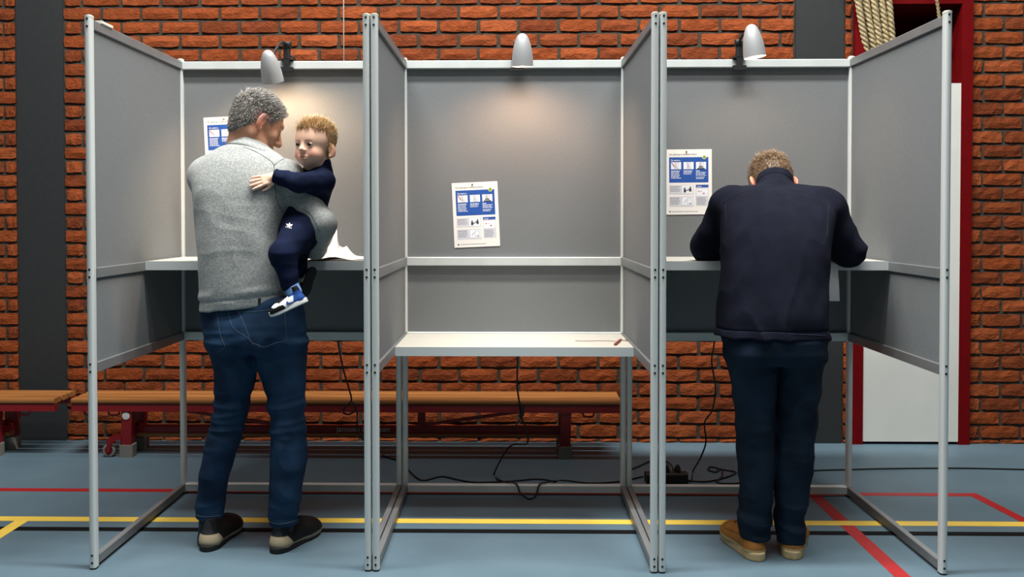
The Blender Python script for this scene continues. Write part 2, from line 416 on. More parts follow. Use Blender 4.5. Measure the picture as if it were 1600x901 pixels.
# ------------------------------------------------------------ clip lamps
def lamp(clip, top, axis, label, bulb):
    """clip: point on the top rail, top: tip of the shade"""
    cx, cy, cz = clip; root = empty('clip_lamp', (cx, .875, 1.985), 0, label, 'lamp', 'silver clip lamps on the booth rails')
    o = np.array([cx, .875, 1.985]); top = np.array(top)-o; ax = Vector(axis).normalized()
    c = MB().rbox(-.031, .031, -.012, .002, -.046, -.024, .005, 'y', 2).box(-.03, .03, -.008, .06, .0085, .0145).box(-.013, .013, -.010, .001, -.03, .03).build('clamp', M_black, root, 40)
    MB().rbox(-.015, .015, -.011, .013, .014, .072, .006, 'z', 3).rbox(-.018, .018, -.016, .016, .062, .092, .010, 'x', 3).build('bracket', M_black, root, 40)
    MB().tube([(-.019, 0, .078), (.019, 0, .078)], .007, 10).build('hinge_pin', M_hole, root, True)
    mid = Vector(top)+ax*.045
    MB().tube(smooth_path([(0, 0, .08), Vector((0, -.02, .098)).lerp(mid, .3)+Vector((0, 0, .012)), mid.lerp(Vector((0, 0, .09)), .15)+Vector((0, 0, .006)), mid], 6), .0065, 8).build('arm', M_black, root, True)
    q = (-ax).to_track_quat('Z', 'Y').to_matrix().to_4x4()
    M = Matrix.Translation(Vector(top)+ax*.139) @ q @ Matrix.Scale(.94, 4)
    prof = [(.0001, .148), (.008, .147), (.016, .143), (.024, .134), (.031, .119), (.038, .098), (.044, .07), (.048, .036), (.0495, 0)]
    sh = MB().lathe(prof+[(.0485, -.0008), (.0475, 0)], M, 32).build('lamp_shade', M_silver, root, 50)
    inn = [(r-.002 if r > .003 else r, z-.003 if z > .003 else z) for r, z in prof]
    MB().lathe(inn, M, 32).build('reflector', M_inner, sh, True)
    MB().lathe([(.0001, .135), (.013, .135), (.013, .05), (.0001, .05)], M, 16).build('socket', M_cap, sh, 40)
    MB().lathe([(.0001, .055), (.008, .05), (.012, .038), (.013, .027), (.0115, .018), (.007, .012), (.0001, .010)], M, 16).build('bulb', bulb, root, True)
    return root
B1 = mat('warm_lit_bulb_strong', (1, .66, .38, 1), .5, emit=2300)
B2 = mat('warm_lit_bulb_medium', (1, .60, .36, 1), .5, emit=1900)
B3 = mat('warm_lit_bulb_soft', (1, .68, .46, 1), .5, emit=600)
lamp((-1.034, .875, 1.985), at(417, 78, .62), (.10, .34, -.93), 'silver clip lamp above the man with the toddler', B1)
lamp((.018, .875, 1.985), at(816, 52, .62), (.01, .11, -.99), 'silver clip lamp above the empty middle booth', B2)
lamp((1.018, .875, 1.985), at(1173, 38, .60), (.13, .0, -.99), 'silver clip lamp with its bright opening showing, above the bending man', B3)

# ------------------------------------------------------------ instruction posters
M_blue = mat('blue_print', rgb(24, 78, 160), .7); M_lgrey = mat('pale_grey_print', rgb(208, 208, 216), .7)
M_ink = mat('dark_ink', rgb(48, 48, 56), .7); M_midink = mat('grey_ink', rgb(132, 134, 146), .7); M_wink = mat('white_ink', rgb(235, 238, 244), .7)
M_redink = mat('red_ink', rgb(196, 60, 56), .7); M_badge = mat('yellow_green_print', rgb(160, 178, 60), .7); M_badge2 = mat('green_ink', rgb(60, 120, 60), .7)
M_pinb = mat('black_pin', rgb(20, 20, 20), .4); M_piny = mat('brass_pin', rgb(150, 128, 60), .35, .6)
def poster(cx, cz, rot, label, pin):
    root = empty('instruction_poster', (cx, DEP+.0045, cz), 0, label, 'poster', 'instruction posters pinned in the booths'); root.rotation_euler = (0, -rot, 0)
    Wd, Hd = .21, .297
    def R(mb, x0, x1, y0, y1, d): return mb.box((x0-.5)*Wd, (x1-.5)*Wd, -d, -d+.00012, (.5-y1)*Hd, (.5-y0)*Hd)
    MB().box(-Wd/2, Wd/2, -.0008, 0, -Hd/2, Hd/2).build('sheet', M_paper, root)
    def T(s, x, y, size, m, par, bold=0, width=None, d=.0016): return put_text(s, (x-.5)*Wd, -d, (.5-y)*Hd, size, m, par, 'lettering', bold, width*Wd if width else None)
    T('Uw gedrag in het stemlokaal', .075, .085, .0095, M_ink, root, 0, .6)
    bp = R(MB(), .075, .925, .12, .51, .0010).build('blue_panel', M_blue, root)
    T('Zo stemt u', .115, .178, .0095, M_wink, bp, .0002, .2)
    bd = MB().lathe([(.0001, .0006), (.0098, .0006), (.0098, 0)], Matrix.Translation(((.835-.5)*Wd, -.0012, (.5-.122)*Hd)) @ Matrix.Rotation(PI/2, 4, 'X'), 20).build('check_badge', M_wink, root)
    MB().lathe([(.0001, .0007), (.0082, .0007), (.0082, 0)], Matrix.Translation(((.835-.5)*Wd, -.0014, (.5-.122)*Hd)) @ Matrix.Rotation(PI/2, 4, 'X'), 20).build('badge_disc', M_badge, bd)
    bx, bz = (.835-.5)*Wd, (.5-.122)*Hd
    MB().prism([(bx-.004, bz), (bx-.001, bz-.0045), (bx+.005, bz+.0045), (bx+.0035, bz+.005), (bx-.001, bz-.0015), (bx-.003, bz+.001)], 'y', -.0026, -.0022).build('check_mark', M_badge2, bd)
    lw = MB(); lg = MB(); rr = random.Random(5)
    def words(mb, x0, x1, y, h, d):
        x = x0
        while x < x1-.01:
            w_ = min(rr.uniform(.02, .06), x1-x); R(mb, x, x+w_, y, y+h, d); x += w_+.008
    for k, (x0, x1) in enumerate(((.115, .335), (.385, .605), (.655, .875))):
        pc = R(MB(), x0, x1, .195, .305, .0013).build('picture', M_wink, bp)
        ink = MB(); R(ink, x0+.07, x0+.16, .205, .208, .0017); R(ink, x0+.07, x0+.074, .205, .295, .0017); R(ink, x0+.157, x0+.161, .205, .295, .0017); R(ink, x0+.07, x0+.16, .292, .295, .0017)
        for q in range(3): R(ink, x0+.085, x0+.115+.01*q, .222+.022*q, .231+.022*q, .0017)
        if k == 2: R(ink, x0+.03, x0+.19, .288, .303, .0018); R(ink, x0+.06, x0+.15, .262, .278, .0018)
        ink.build('drawing', M_midink if k < 2 else M_ink, pc)
        if k == 0:
            a, b = (x0-.5)*Wd, (.5-.2)*Hd
            MB().prism([(a+.001, b-.001), (a+.0035, b+.0005), (a+.016, b-.017), (a+.0165, b-.02), (a+.0135, b-.019)], 'y', -.0019, -.0016).build('pencil_drawing', M_redink, pc)
        words(lw, x0, x1-(.03 if k < 2 else .14), .327, .013, .0013)
        for q in range((5, 2, 3)[k]): words(lw, x0, x1-rr.uniform(0, .06), .352+.021*q, .009, .0013)
        if k == 2:
            for q in range(2): words(lw, x0, x1-rr.uniform(0, .06), .424+.021*q, .009, .0013)
    o = lw.build('text_line', M_wink, bp); o['kind'] = 'stuff'
    for (y0, y1, px0, px1, p0, p1) in ((.545, .69, .35, .585, .555, .68), (.72, .88, .355, .59, .735, .855)):
        g = R(MB(), .075, .6, y0, y1, .0010).build('grey_box', M_lgrey, root); pc = R(MB(), px0, px1, p0, p1, .0013).build('picture', M_wink, g)
        lt = MB(); words(lt, .095, .30, y0+.022, .012, .0013)
        for q in range(3 if y0 < .6 else 4): words(lt, .095, .33-rr.uniform(0, .06), y0+.05+.021*q, .008, .0013)
        o = lt.build('text_line', M_midink, g); o['kind'] = 'stuff'
        if y0 < .6:
            fg = MB()
            for (fx, fz, s) in ((.41, .66, 1), (.53, .645, -1)):
                X, Z = (fx-.5)*Wd, (.5-fz)*Hd
                fg.prism([(X-.005, Z), (X+.005, Z), (X+.0045, Z+.014), (X-.0045, Z+.014)], 'y', -.0019, -.0016)
                fg.prism([(X, Z+.006), (X+s*.013, Z+.008), (X+s*.013, Z+.010), (X, Z+.011)], 'y', -.00195, -.0017)
                fg.lathe([(.0001, .0003), (.0036, .0003), (.0036, 0)], Matrix.Translation((X, -.0016, Z+.018)) @ Matrix.Rotation(PI/2, 4, 'X'), 12)
            fg.build('figure_drawing', M_ink, pc, False)
        else:
            dr = MB(); X, Z = (.39-.5)*Wd, (.5-.82)*Hd
            dr.prism([(X, Z), (X+.002, Z), (X+.014, Z+.014), (X+.012, Z+.015)], 'y', -.0019, -.0016); R(dr, .47, .475, .75, .845, .0017); R(dr, .55, .555, .75, .845, .0017); R(dr, .47, .555, .75, .753, .0017); R(dr, .50, .545, .825, .84, .0017)
            dr.build('drawing', M_midink, pc)
    tb = R(MB(), .65, .925, .545, .587, .0010).build('blue_tab', M_blue, root); T('Let op!', .675, .579, .008, M_wink, tb, .0002, .09)
    g = R(MB(), .65, .925, .587, .87, .0010).build('grey_box', M_lgrey, root); pc = R(MB(), .665, .91, .605, .72, .0013).build('picture', M_wink, g)
    dr = MB(); R(dr, .70, .73, .64, .652, .0017); R(dr, .80, .84, .67, .685, .0017); R(dr, .75, .78, .64, .646, .0017); dr.build('drawing', M_redink, pc)
    lt = MB()
    for q in range(5): words(lt, .67, .89-rr.uniform(0, .05), .742+.024*q, .009, .0013)
    o = lt.build('text_line', M_midink, g); o['kind'] = 'stuff'
    ft = MB(); words(ft, .13, .70, .95, .009, .0010); o = ft.build('footer_line', M_midink, root); o['kind'] = 'stuff'
    MB().lathe([(.0001, .0004), (.0036, .0004), (.0036, 0)], Matrix.Translation(((.09-.5)*Wd, -.0008, (.5-.955)*Hd)) @ Matrix.Rotation(PI/2, 4, 'X'), 12).build('footer_dot', M_ink, root)
    MB().lathe([(.0001, .005), (.002, .0048), (.0035, .003), (.0035, 0), (.0001, 0)], Matrix.Translation(((.45-.5)*Wd, -.0008, (.5-.035)*Hd)) @ Matrix.Rotation(PI/2, 4, 'X'), 12).build('drawing_pin', pin, root, True)
poster(-1.318, 1.592, math.radians(2.5), 'instruction poster partly hidden behind the grey-haired man', M_piny)
poster(-.174, 1.289, math.radians(2.5), 'crooked instruction poster in the empty middle booth, black pin', M_pinb)
poster(.799, 1.437, math.radians(.5), 'straight instruction poster left of the bending man', M_piny)

# ------------------------------------------------------------ ropes, cord
def rope(pts, R, pitch, label=None, group=None, name='climbing_rope', n=3):
    pts = [np.array(p, float) for p in pts]; P = smooth_path(pts, max(3, int(np.linalg.norm(pts[-1]-pts[0])/len(pts)/.012)))
    P = np.array(P); s = np.concatenate([[0], np.cumsum(np.linalg.norm(np.diff(P, axis=0), axis=1))]); mb = MB()
    for k in range(n):
        a = 2*PI*(s/pitch+k/n); q = P.copy(); q[:, 0] += np.cos(a)*R*.52; q[:, 1] += np.sin(a)*R*.52; mb.tube(q, R*.56, 6)
    return tag(mb.build(name, M_rope, None, True), label, 'rope', group)
RX = [(1340, 1353, 1.79), (1353, 1365, 1.80), (1365.5, 1376, 1.79), (1377.5, 1386, 1.795), (1389, 1395, 1.80), (1347, 1358, 1.83), (1371, 1380, 1.835)]
for i, (xa, xb, y) in enumerate(RX):
    a = at(xa, 0, y); b = at(xb, 76, y+.065); d = (b-a)/(a[2]-b[2]); jj = RNG.uniform(-.01, .01)
    pts = [a-d*3.05, a-d*1.5+np.array([jj, 0, 0]), a, b, b+d*.25+np.array([0, .02, 0]), b+d*.7+np.array([jj, .06, 0])]
    lab = ['climbing rope at the left edge of the hanging bundle', 'second climbing rope from the left in the bundle', 'middle climbing rope of the front row', 'fourth climbing rope from the left in the front row', 'climbing rope at the right edge of the hanging bundle', 'climbing rope behind the two leftmost ropes of the bundle', 'climbing rope behind the middle ropes of the bundle'][i]
    rope(pts, .0185, .085, lab, 'climbing ropes in the red niche')
a = at(1464, 0, 1.80); b = at(1468, 30, 1.84); d = (b-a)/(a[2]-b[2])
rope([a-d*3.05, a, b, b+d*.3+np.array([0, .05, 0]), b+d*.8+np.array([0, .1, 0])], .011, .05, 'thin single rope right of the thick bundle in the niche', None, 'hanging_rope')
p = at(537, 80, 1.45); tag(MB().tube([(p[0], 1.45, CEIL), (p[0]+.001, 1.45, 3), (p[0], 1.45, 1.2)], .0028, 6).build('pull_cord', M_cap, None, True), 'thin white cord hanging in front of the brick wall', 'cord')

# ------------------------------------------------------------ cables and power strip
def cable(pts, label, r=.0042): return tag(MB().tube(smooth_path(pts, 7), r, 6).build('power_cable', M_cable, None, True), label, 'cable', 'black cables behind the booths')
def fl(x, y): p = onfloor(x, y, .0046); return (p[0], p[1], .0046)
cable([(-1.034, .93, 2.03), (-.99, .945, 1.9), at(520, 470, .94), at(528, 533, .96), at(536, 575, .98), at(545, 606, 1.0), at(549, 625, 1.0), at(541, 634, 1.0), at(536, 643, 1.0), at(545, 647, 1.0), at(555, 640, 1.0), at(551, 628, 1.01), at(558, 645, 1.02), at(560, 675, 1.04), fl(585, 704), fl(603, 713), fl(628, 722), fl(642, 738), fl(660, 750), fl(690, 744), fl(715, 749), fl(745, 753), fl(800, 751), fl(840, 748), fl(870, 752)], 'black lamp cable with a loop hanging behind the left booth')
cable([(.018, .93, 2.03), (.02, .945, 1.9), at(808, 470, .94), at(809, 556, .95), at(808, 600, .97), at(812, 632, .98), at(815, 652, 1.0), at(822, 668, 1.0), at(824, 692, 1.0), at(803, 694, 1.02), at(790, 705, 1.05), fl(772, 740), fl(777, 748), (-.032, .935, .045), (-.020, .915, .054), (.006, .890, .054), (.018, .874, .046), (.028, .862, .020), fl(822, 777), fl(828, 779), fl(835, 776), (.105, .862, .020), (.113, .874, .046), (.124, .890, .054), (.145, .920, .050), fl(868, 751), fl(884, 750), fl(920, 754), fl(965, 752), fl(1005, 744)], 'black lamp cable looping over the floor behind the middle booth')
cable([at(811, 634, 1.0), at(815, 650, .99), at(803, 668, 1.0), at(797, 674, 1.0)], 'short black cable end tied into the middle bundle', .003)
MB().tube(smooth_path([at(811, 630, .975), at(816, 636, .972), at(816, 648, .972), at(812, 650, .98)], 4), .008, 8).build('cable_tie_bundle', M_cable, None, True)
o = bpy.data.objects['cable_tie_bundle']; tag(o, 'knotted black bundle on the middle lamp cable', 'cable')
cable([(1.018, .93, 2.03), (1.05, .945, 1.9), at(1116, 470, .94), at(1116, 533, .95), at(1112, 565, .97), at(1118, 605, .98), at(1113, 640, 1.0), at(1101, 660, 1.01), at(1103, 690, 1.03), at(1094, 716, 1.1), fl(1083, 735), fl(1081, 748), fl(1078, 752)], 'black lamp cable hanging straight behind the right booth')
cable([fl(1072, 750), fl(1100, 752), fl(1125, 748), fl(1150, 738), fl(1128, 733), fl(1112, 729), fl(1106, 733), fl(1118, 737), fl(1127, 732), fl(1128, 744), fl(1120, 753), fl(1145, 755), fl(1170, 752)], 'tangled black cable right of the power strip')
cable([fl(1165, 746), fl(1210, 742), fl(1270, 735), fl(1330, 733), fl(1400, 731.5), fl(1500, 731), fl(1600, 733), fl(1750, 736)], 'long straight black cable lying on the floor to the right')
cable([fl(975, 738), fl(998, 728), fl(1018, 720), fl(1040, 720), at(1050, 728, 1.22), at(1052, 738, 1.18)], 'black plug cable arching into the power strip')
pp = onfloor(1043, 757); root = empty('power_strip', (pp[0], pp[1]+.04, 0), math.radians(2), 'black power strip lying on the floor between two booths', 'power strip')
MB().rbox(-.10, .10, -.032, .032, 0, .05, .012, 'x', 3).build('housing', M_black, root, 40)
for x in (-.06, 0, .055):
    pl = MB().lathe([(.017, 0), (.017, .012), (.012, .025), (.006, .035), (.0001, .035)], Matrix.Translation((x, 0, .05)), 14, True).build('plug', M_cable, root, 40)

# ------------------------------------------------------------ papers, pencil
def sheet(name, rows, label, cat='paper', th=.0008):
    n = len(rows[0]); vs = [v for r in rows for v in r]; mb = MB(); mb.add(vs, [(i*n+j, i*n+j+1, (i+1)*n+j+1, (i+1)*n+j) for i in range(len(rows)-1) for j in range(n-1)])
    o = mb.build(name, M_paper, None, True); md = o.modifiers.new('thickness', 'SOLIDIFY'); md.thickness = th; md.offset = 1
    return tag(o, label, cat)
prof = [(487, 401, .60), (497, 398, .60), (509, 391, .61), (516, 381, .615), (520, 371, .62), (523, 362, .62), (526.3, 357, .62), (527, 372, .635), (530, 383, .645), (535, 386.5, .65), (539, 385.5, .65), (541.5, 384, .645), (544.5, 392, .66), (550, 397.5, .67), (558, 399.5, .68), (568, 400.5, .69), (578, 401, .70)]
rows = []
K = 9
for k in range(K):
    t = k/(K-1); r = []
    for i, (x, y, Y) in enumerate(prof):
        p = at(x, y, Y); u = i/(len(prof)-1)
        bx = -.852+.315*u+.012*math.sin(u*9); by = .475+.03*math.sin(u*7+1)*(1-u)+.02*u
        q = np.array([bx, by, TZ+.003+.004*abs(math.sin(u*11))])
        e = t**(.75)
        r.append(p*(1-e)+q*e+np.array([0, 0, -.030*math.sin(PI*t)*max(0, (p[2]-q[2]))/.1]))
    rows.append(r)
sheet('ballot_paper', rows, 'crumpled white ballot paper folded up on the left table')
# a sheet beneath, curled at its front edge
rows = [[(-.86+.3*i/12, .47+.16*k/6, TZ+.0012+.016*math.exp(-((i-4.5)/2.2)**2)*(1-k/6)) for i in range(13)] for k in range(7)]
sheet('ballot_paper', rows, 'flat curled ballot sheet lying under the crumpled one')
X0, X1 = at(1126, 430, .44)[0], at(1309, 430, .44)[0]; ZB = at(1300, 470, .44)[2]
pr = [(.80, TZ+.0016), (.62, TZ+.0016), (.50, TZ+.0018), (.455, TZ+.0025), (.4455, TZ+.001), (.4435, TZ-.01), (.4415, TZ-.06), (.438, (TZ+ZB)/2), (.436, ZB)]
sheet('ballot_paper', [[(X0+(X1-X0)*i/10+(.004*(TZ-z)/.1 if z < TZ else 0), y+.002*math.sin(i*1.1)*(z < TZ-.03), z) for i in range(11)] for (y, z) in pr], 'large white ballot paper hanging over the table edge before the bending man')
M_pencil = mat('red_pencil_wood', rgb(142, 66, 52), .5); M_chain = mat('dull_chain', rgb(150, 132, 118), .5, .5)
a = onfloor(961, 538, .7485); b = onfloor(970, 530, .7485)
root = empty('red_pencil', (a+b)/2, 0, 'short red pencil on a chain lying on the low middle table', 'pencil'); c = (a+b)/2
MB().tube([a-c, (b-a)*.8+a-c], .0062, 6).build('shaft', M_pencil, root); MB().tube([(b-a)*.8+a-c, b-c+(b-a)*.12], [.0062, .001], 6).build('tip', M_wood, root)
MB().tube([x-c for x in smooth_path([b, onfloor(977, 532, .7468), onfloor(984, 531, .7468), (.478, onfloor(984, 531, .7468)[1], .75)], 5)], .002, 6).build('chain', M_chain, root, True)
MB().tube([x-c for x in smooth_path([a+(b-a)*.6, onfloor(940, 532, .7462), onfloor(915, 532.5, .7462), onfloor(899, 532, .7462)], 5)], .0016, 6).build('string', M_chain, root, True)
# ------------------------------------------------------------ solid modelling with distance fields (for people and clothes)
NT = np.random.default_rng(3).random((32, 32, 32)).astype(np.float32)*2-1
def vnoise(P):
    f = np.floor(P).astype(np.int32); t = (P-f).astype(np.float32); t = t*t*(3-2*t); f &= 31; g = (f+1) & 31
    x0, y0, z0 = f.T; x1, y1, z1 = g.T; tx, ty, tz = t.T
    def lx(y, z): a = NT[x0, y, z]; return a+(NT[x1, y, z]-a)*tx
    a = lx(y0, z0); a = a+(lx(y1, z0)-a)*ty; b = lx(y0, z1); b = b+(lx(y1, z1)-b)*ty
    return a+(b-a)*tz
def A3(p): return np.array([float(t) for t in p], np.float32)
def cap(a, b, ra, rb):
    a = A3(a); b = A3(b); ba = b-a; bb = float(ba@ba)+1e-9
    def f(P):
        pa = P-a; h = np.clip(pa@ba/bb, 0, 1); q = pa-h[:, None]*ba
        return np.sqrt((q*q).sum(1))-(ra+(rb-ra)*h)
    return f
def ecap(a, b, ra, rb, up, sq):
    """capsule whose section is squeezed by sq along the direction up"""
    a = A3(a); b = A3(b); ba = b-a; bb = float(ba@ba)+1e-9; u = A3(up); u = u-ba*float(u@ba)/bb; u /= np.linalg.norm(u)
    def f(P):
        pa = P-a; h = np.clip(pa@ba/bb, 0, 1); q = pa-h[:, None]*ba; t = q@u; q2 = q+np.outer(t*(1/sq-1), u)
        return (np.sqrt((q2*q2).sum(1))-(ra+(rb-ra)*h))*sq
    return f
def ell(c, r, R=None):
    c = A3(c); r = A3(r); m = float(r.min()); Rm = None if R is None else np.array(R, np.float32)
    def f(P):
        q = P-c
        if Rm is not None: q = q@Rm
        k = np.sqrt(((q/r)**2).sum(1)); k2 = np.sqrt(((q/(r*r))**2).sum(1))+1e-6
        return k*(k-1)/k2
    return f
def rbx(c, h, rad, R=None):
    c = A3(c); h = A3(h)-rad; Rm = None if R is None else np.array(R, np.float32)
    def f(P):
        q = P-c
        if Rm is not None: q = q@Rm
        q = np.abs(q)-h; return np.sqrt((np.maximum(q, 0)**2).sum(1))+np.minimum(q.max(1), 0)-rad
    return f
def slices(rows, rnd=.012, ex=2.3):
    """rows of (z, cx, cy, rx, ry): a body lofted through horizontal sections"""
    R = np.array(sorted(rows), np.float64); zs = R[:, 0]; zz = np.linspace(zs[0], zs[-1], 160)
    T = []
    for k in range(1, 5):
        v = np.interp(zz, zs, R[:, k]); n = 5; vp = np.concatenate([[v[0]]*n, v, [v[-1]]*n]); T.append(np.convolve(vp, np.ones(2*n+1)/(2*n+1), 'valid'))
    z0, z1 = zs[0], zs[-1]; iv = 159/(z1-z0)
    T = [t.astype(np.float32) for t in T]
    def f(P):
        z = P[:, 2]; i = np.clip((z-z0)*iv, 0, 158.999); j = i.astype(np.int32); t = (i-j).astype(np.float32)
        c = [a[j]+(a[j+1]-a[j])*t for a in T]
        k = (np.abs((P[:, 0]-c[0])/c[2])**ex+np.abs((P[:, 1]-c[1])/c[3])**ex)**(1/ex)
        d = (k-1)*np.minimum(c[2], c[3])*.95
        e = np.maximum(z0-z, z-z1)
        # rounded lid
        u = np.maximum(d+rnd, 0); w_ = np.maximum(e+rnd, 0)
        return np.minimum(np.maximum(d+rnd, e+rnd), 0)+np.sqrt(u*u+w_*w_)-rnd
    return f
class Solid:
    def __init__(s): s.ops = []; s.disp = None; s.amp = .004
    def u(s, f, k=.01): s.ops.append(('u', f, k)); return s
    def cut(s, f, k=.004): s.ops.append(('s', f, k)); return s
    def limb(s, pts, rs, k=.01):
        for i in range(len(pts)-1): s.u(cap(pts[i], pts[i+1], rs[i], rs[i+1]), k if i == 0 else .012)
        return s
    def ev(s, P, sel=None):
        d = np.full(len(P), 1e3, np.float32)
        for i, (o, f, k) in enumerate(s.ops):
            if sel is not None and not sel[i]: continue
            e = f(P).astype(np.float32)
            if o == 'u':
                h = np.maximum(k-np.abs(d-e), 0)/k; d = np.minimum(d, e)-h*h*k*.25
            else:
                e = -e; h = np.maximum(k-np.abs(d-e), 0)/k; d = np.maximum(d, e)+h*h*k*.25
        if s.disp is not None:
            near = np.abs(d) < .03
            if near.any(): d[near] += s.disp(P[near])
        return d
    def mesh(s, name, lo, hi, h):
        B = 22; lo = np.array(lo, float); nb = np.ceil((np.array(hi)-lo)/(h*B)).astype(int); N = nb*B+4
        bi = np.stack(np.meshgrid(*[np.arange(n) for n in nb], indexing='ij'), -1).reshape(-1, 3)
        ctr = (lo+(bi*B+B/2+.5)*h).astype(np.float32); hd = h*(B+1)*.5*1.7321
        pd_ = np.array([f(ctr) for _, f, _ in s.ops]); D = s.ev(ctr)
        keep = np.abs(D) < hd*2.1+s.amp
        off = np.stack(np.meshgrid(*[np.arange(B+2)]*3, indexing='ij'), -1).reshape(-1, 3)
        VK = []; VP = []; Q = []; n2 = B+2
        co = np.array([[i, j, k] for i in (0, 1) for j in (0, 1) for k in (0, 1)])
        ed = [(a, b) for a in range(8) for b in range(a+1, 8) if abs(co[a]-co[b]).sum() == 1]
        ea = np.array([a for a, b in ed]); eb = np.array([b for a, b in ed])
        for t in np.nonzero(keep)[0]:
            o = bi[t]*B; P = (lo+(o+off)*h).astype(np.float32)
            sel = [(pd_[i, t]-hd*1.9 < k+.012) for i, (op, f, k) in enumerate(s.ops)]
            d = s.ev(P, sel).reshape(n2, n2, n2)
            sg = d < 0
            if sg.all() or not sg.any(): continue
            c8 = np.stack([sg[i:n2-1+i, j:n2-1+j, k:n2-1+k] for i, j, k in co], -1); sm = c8.sum(-1); act = (sm > 0) & (sm < 8)
            cell = np.argwhere(act)
            vals = np.stack([d[cell[:, 0]+i, cell[:, 1]+j, cell[:, 2]+k] for i, j, k in co], 1)
            va = vals[:, ea]; vb = vals[:, eb]; x = (va < 0) != (vb < 0); tt = np.where(x, va/np.where(x, va-vb, 1), 0)
            pos = co[ea][None]+(co[eb]-co[ea])[None]*tt[..., None]; pos = (pos*x[..., None]).sum(1)/x.sum(1)[:, None]
            gc = cell+o; key = (gc[:, 0]*N[1]+gc[:, 1])*N[2]+gc[:, 2]
            VK.append(key); VP.append(lo+(gc+pos)*h)
            for ax in range(3):
                q = [slice(1, B+1)]*3; a = sg[tuple(q)]; q2 = list(q); q2[ax] = slice(2, B+2); b = sg[tuple(q2)]
                e = np.argwhere(a != b)
                if not len(e): continue
                ins = a[e[:, 0], e[:, 1], e[:, 2]]; g = e+1+o; b1, b2 = (ax+1) % 3, (ax+2) % 3
                def K(s1, s2):
                    w = g.copy(); w[:, b1] -= s1; w[:, b2] -= s2; return (w[:, 0]*N[1]+w[:, 1])*N[2]+w[:, 2]
                quad = np.stack([K(1, 1), K(0, 1), K(0, 0), K(1, 0)], 1)
                quad[~ins] = quad[~ins][:, ::-1]; Q.append(quad)
        if not Q: raise RuntimeError('empty solid '+name)
        VK = np.concatenate(VK); VP = np.concatenate(VP); Q = np.concatenate(Q)
        uk, ix = np.unique(VK, return_index=True); VP = VP[ix]; F = np.searchsorted(uk, Q)
        me = bpy.data.meshes.new(name); me.vertices.add(len(VP)); me.vertices.foreach_set('co', VP.astype(np.float32).ravel())
        me.loops.add(F.size); me.loops.foreach_set('vertex_index', F.astype(np.int32).ravel())
        me.polygons.add(len(F)); me.polygons.foreach_set('loop_start', np.arange(0, F.size, 4, dtype=np.int32))
        me.update(calc_edges=True); me.validate(); me.polygons.foreach_set('use_smooth', [True]*len(me.polygons))
        return me
    def build(s, name, m, parent, lo, hi, h):
        me = s.mesh(name, lo, hi, h); me.materials.append(m); o = bpy.data.objects.new(name, me); COL.objects.link(o); o.parent = parent
        return o
def coords(me):
    a = np.empty(len(me.vertices)*3, np.float32); me.vertices.foreach_get('co', a); return a.reshape(-1, 3)
def paint(me, colr, name='tint'):
    at_ = me.attributes.new(name, 'FLOAT_COLOR', 'POINT'); c = np.ones((len(colr), 4), np.float32); c[:, :3] = colr; at_.data.foreach_set('color', c.ravel())
def lin(r, g, b): return np.array([s2l(r), s2l(g), s2l(b)], np.float32)
def bvh(o):
    me = o.data; return BVHTree.FromPolygons([v.co for v in me.vertices], [tuple(p.vertices) for p in me.polygons])
def cast(tree, px, py):
    d = V(ray(px, py)).normalized(); r = tree.ray_cast(V(CAM), d); return (r[0], r[1]) if r[0] is not None else None
def seam(tree, px, r, m, name, parent, lift=.0, n=6, smooth=True):
    """a thin sewn line lying on the cloth"""
    pts = []
    pp = smooth_path([(x, y, 0) for x, y in px], n) if smooth else [(x, y, 0) for x, y in px]
    for p in pp:
        h = cast(tree, p[0], p[1])
        if h and (not pts or (h[0]-pts[-1]).length < .03): pts.append(h[0]+h[1]*lift)
    if len(pts) < 2: return None
    return MB().tube(pts, r, 5).build(name, m, parent, True)
def rotm(ax, ang):
    return np.array(Matrix.Rotation(ang, 3, ax))
def strands(name, m, parent, me, mask, dirf, n, length, r, seed, jit=.25, lift=.001, curl=.3):
    """short hairs rooted on the masked faces of a mesh"""
    rg = np.random.default_rng(seed); co = coords(me); nf = len(me.polygons); ct = np.empty(nf*3, np.float32); me.polygons.foreach_get('center', ct); ct = ct.reshape(-1, 3)
    nm = np.empty(nf*3, np.float32); me.polygons.foreach_get('normal', nm); nm = nm.reshape(-1, 3)
    w_ = mask(ct, nm); idx = np.nonzero(w_ > 0)[0]; pr = w_[idx]/w_[idx].sum(); idx = rg.choice(idx, n, p=pr)
    p0 = ct[idx]+rg.normal(0, .0012, (n, 3)); N = nm[idx]; d = dirf(ct[idx], N)+rg.normal(0, jit, (n, 3)); d /= np.linalg.norm(d, axis=1)[:, None]
    L = length(ct[idx])*rg.uniform(.7, 1.25, n); d2 = d+rg.normal(0, curl, (n, 3)); d2 /= np.linalg.norm(d2, axis=1)[:, None]
    p0 = p0-N*.001; p1 = p0+d*L[:, None]*.5; p2 = p1+d2*L[:, None]*.5
    s = np.cross(d, rg.normal(0, 1, (n, 3))); s /= np.linalg.norm(s, axis=1)[:, None]; t = np.cross(d, s)
    vs = []
    for P, rr in ((p0, r), (p1, r*.85), ):
        for k in range(3): a = 2*PI*k/3; vs.append(P+(s*math.cos(a)+t*math.sin(a))*rr)
    vs.append(p2); vs = np.stack(vs, 1).reshape(-1, 3); b = (np.arange(n)*7)[:, None]
    q = np.concatenate([b+np.array([[k, (k+1) % 3, 3+(k+1) % 3, 3+k]]) for k in range(3)]); tr = np.concatenate([b+np.array([[3+k, 3+(k+1) % 3, 6]]) for k in range(3)])
    me2 = bpy.data.meshes.new(name); me2.from_pydata(vs.tolist(), [], q.tolist()+tr.tolist()); me2.update()
    return link(name, me2, m, parent, True)

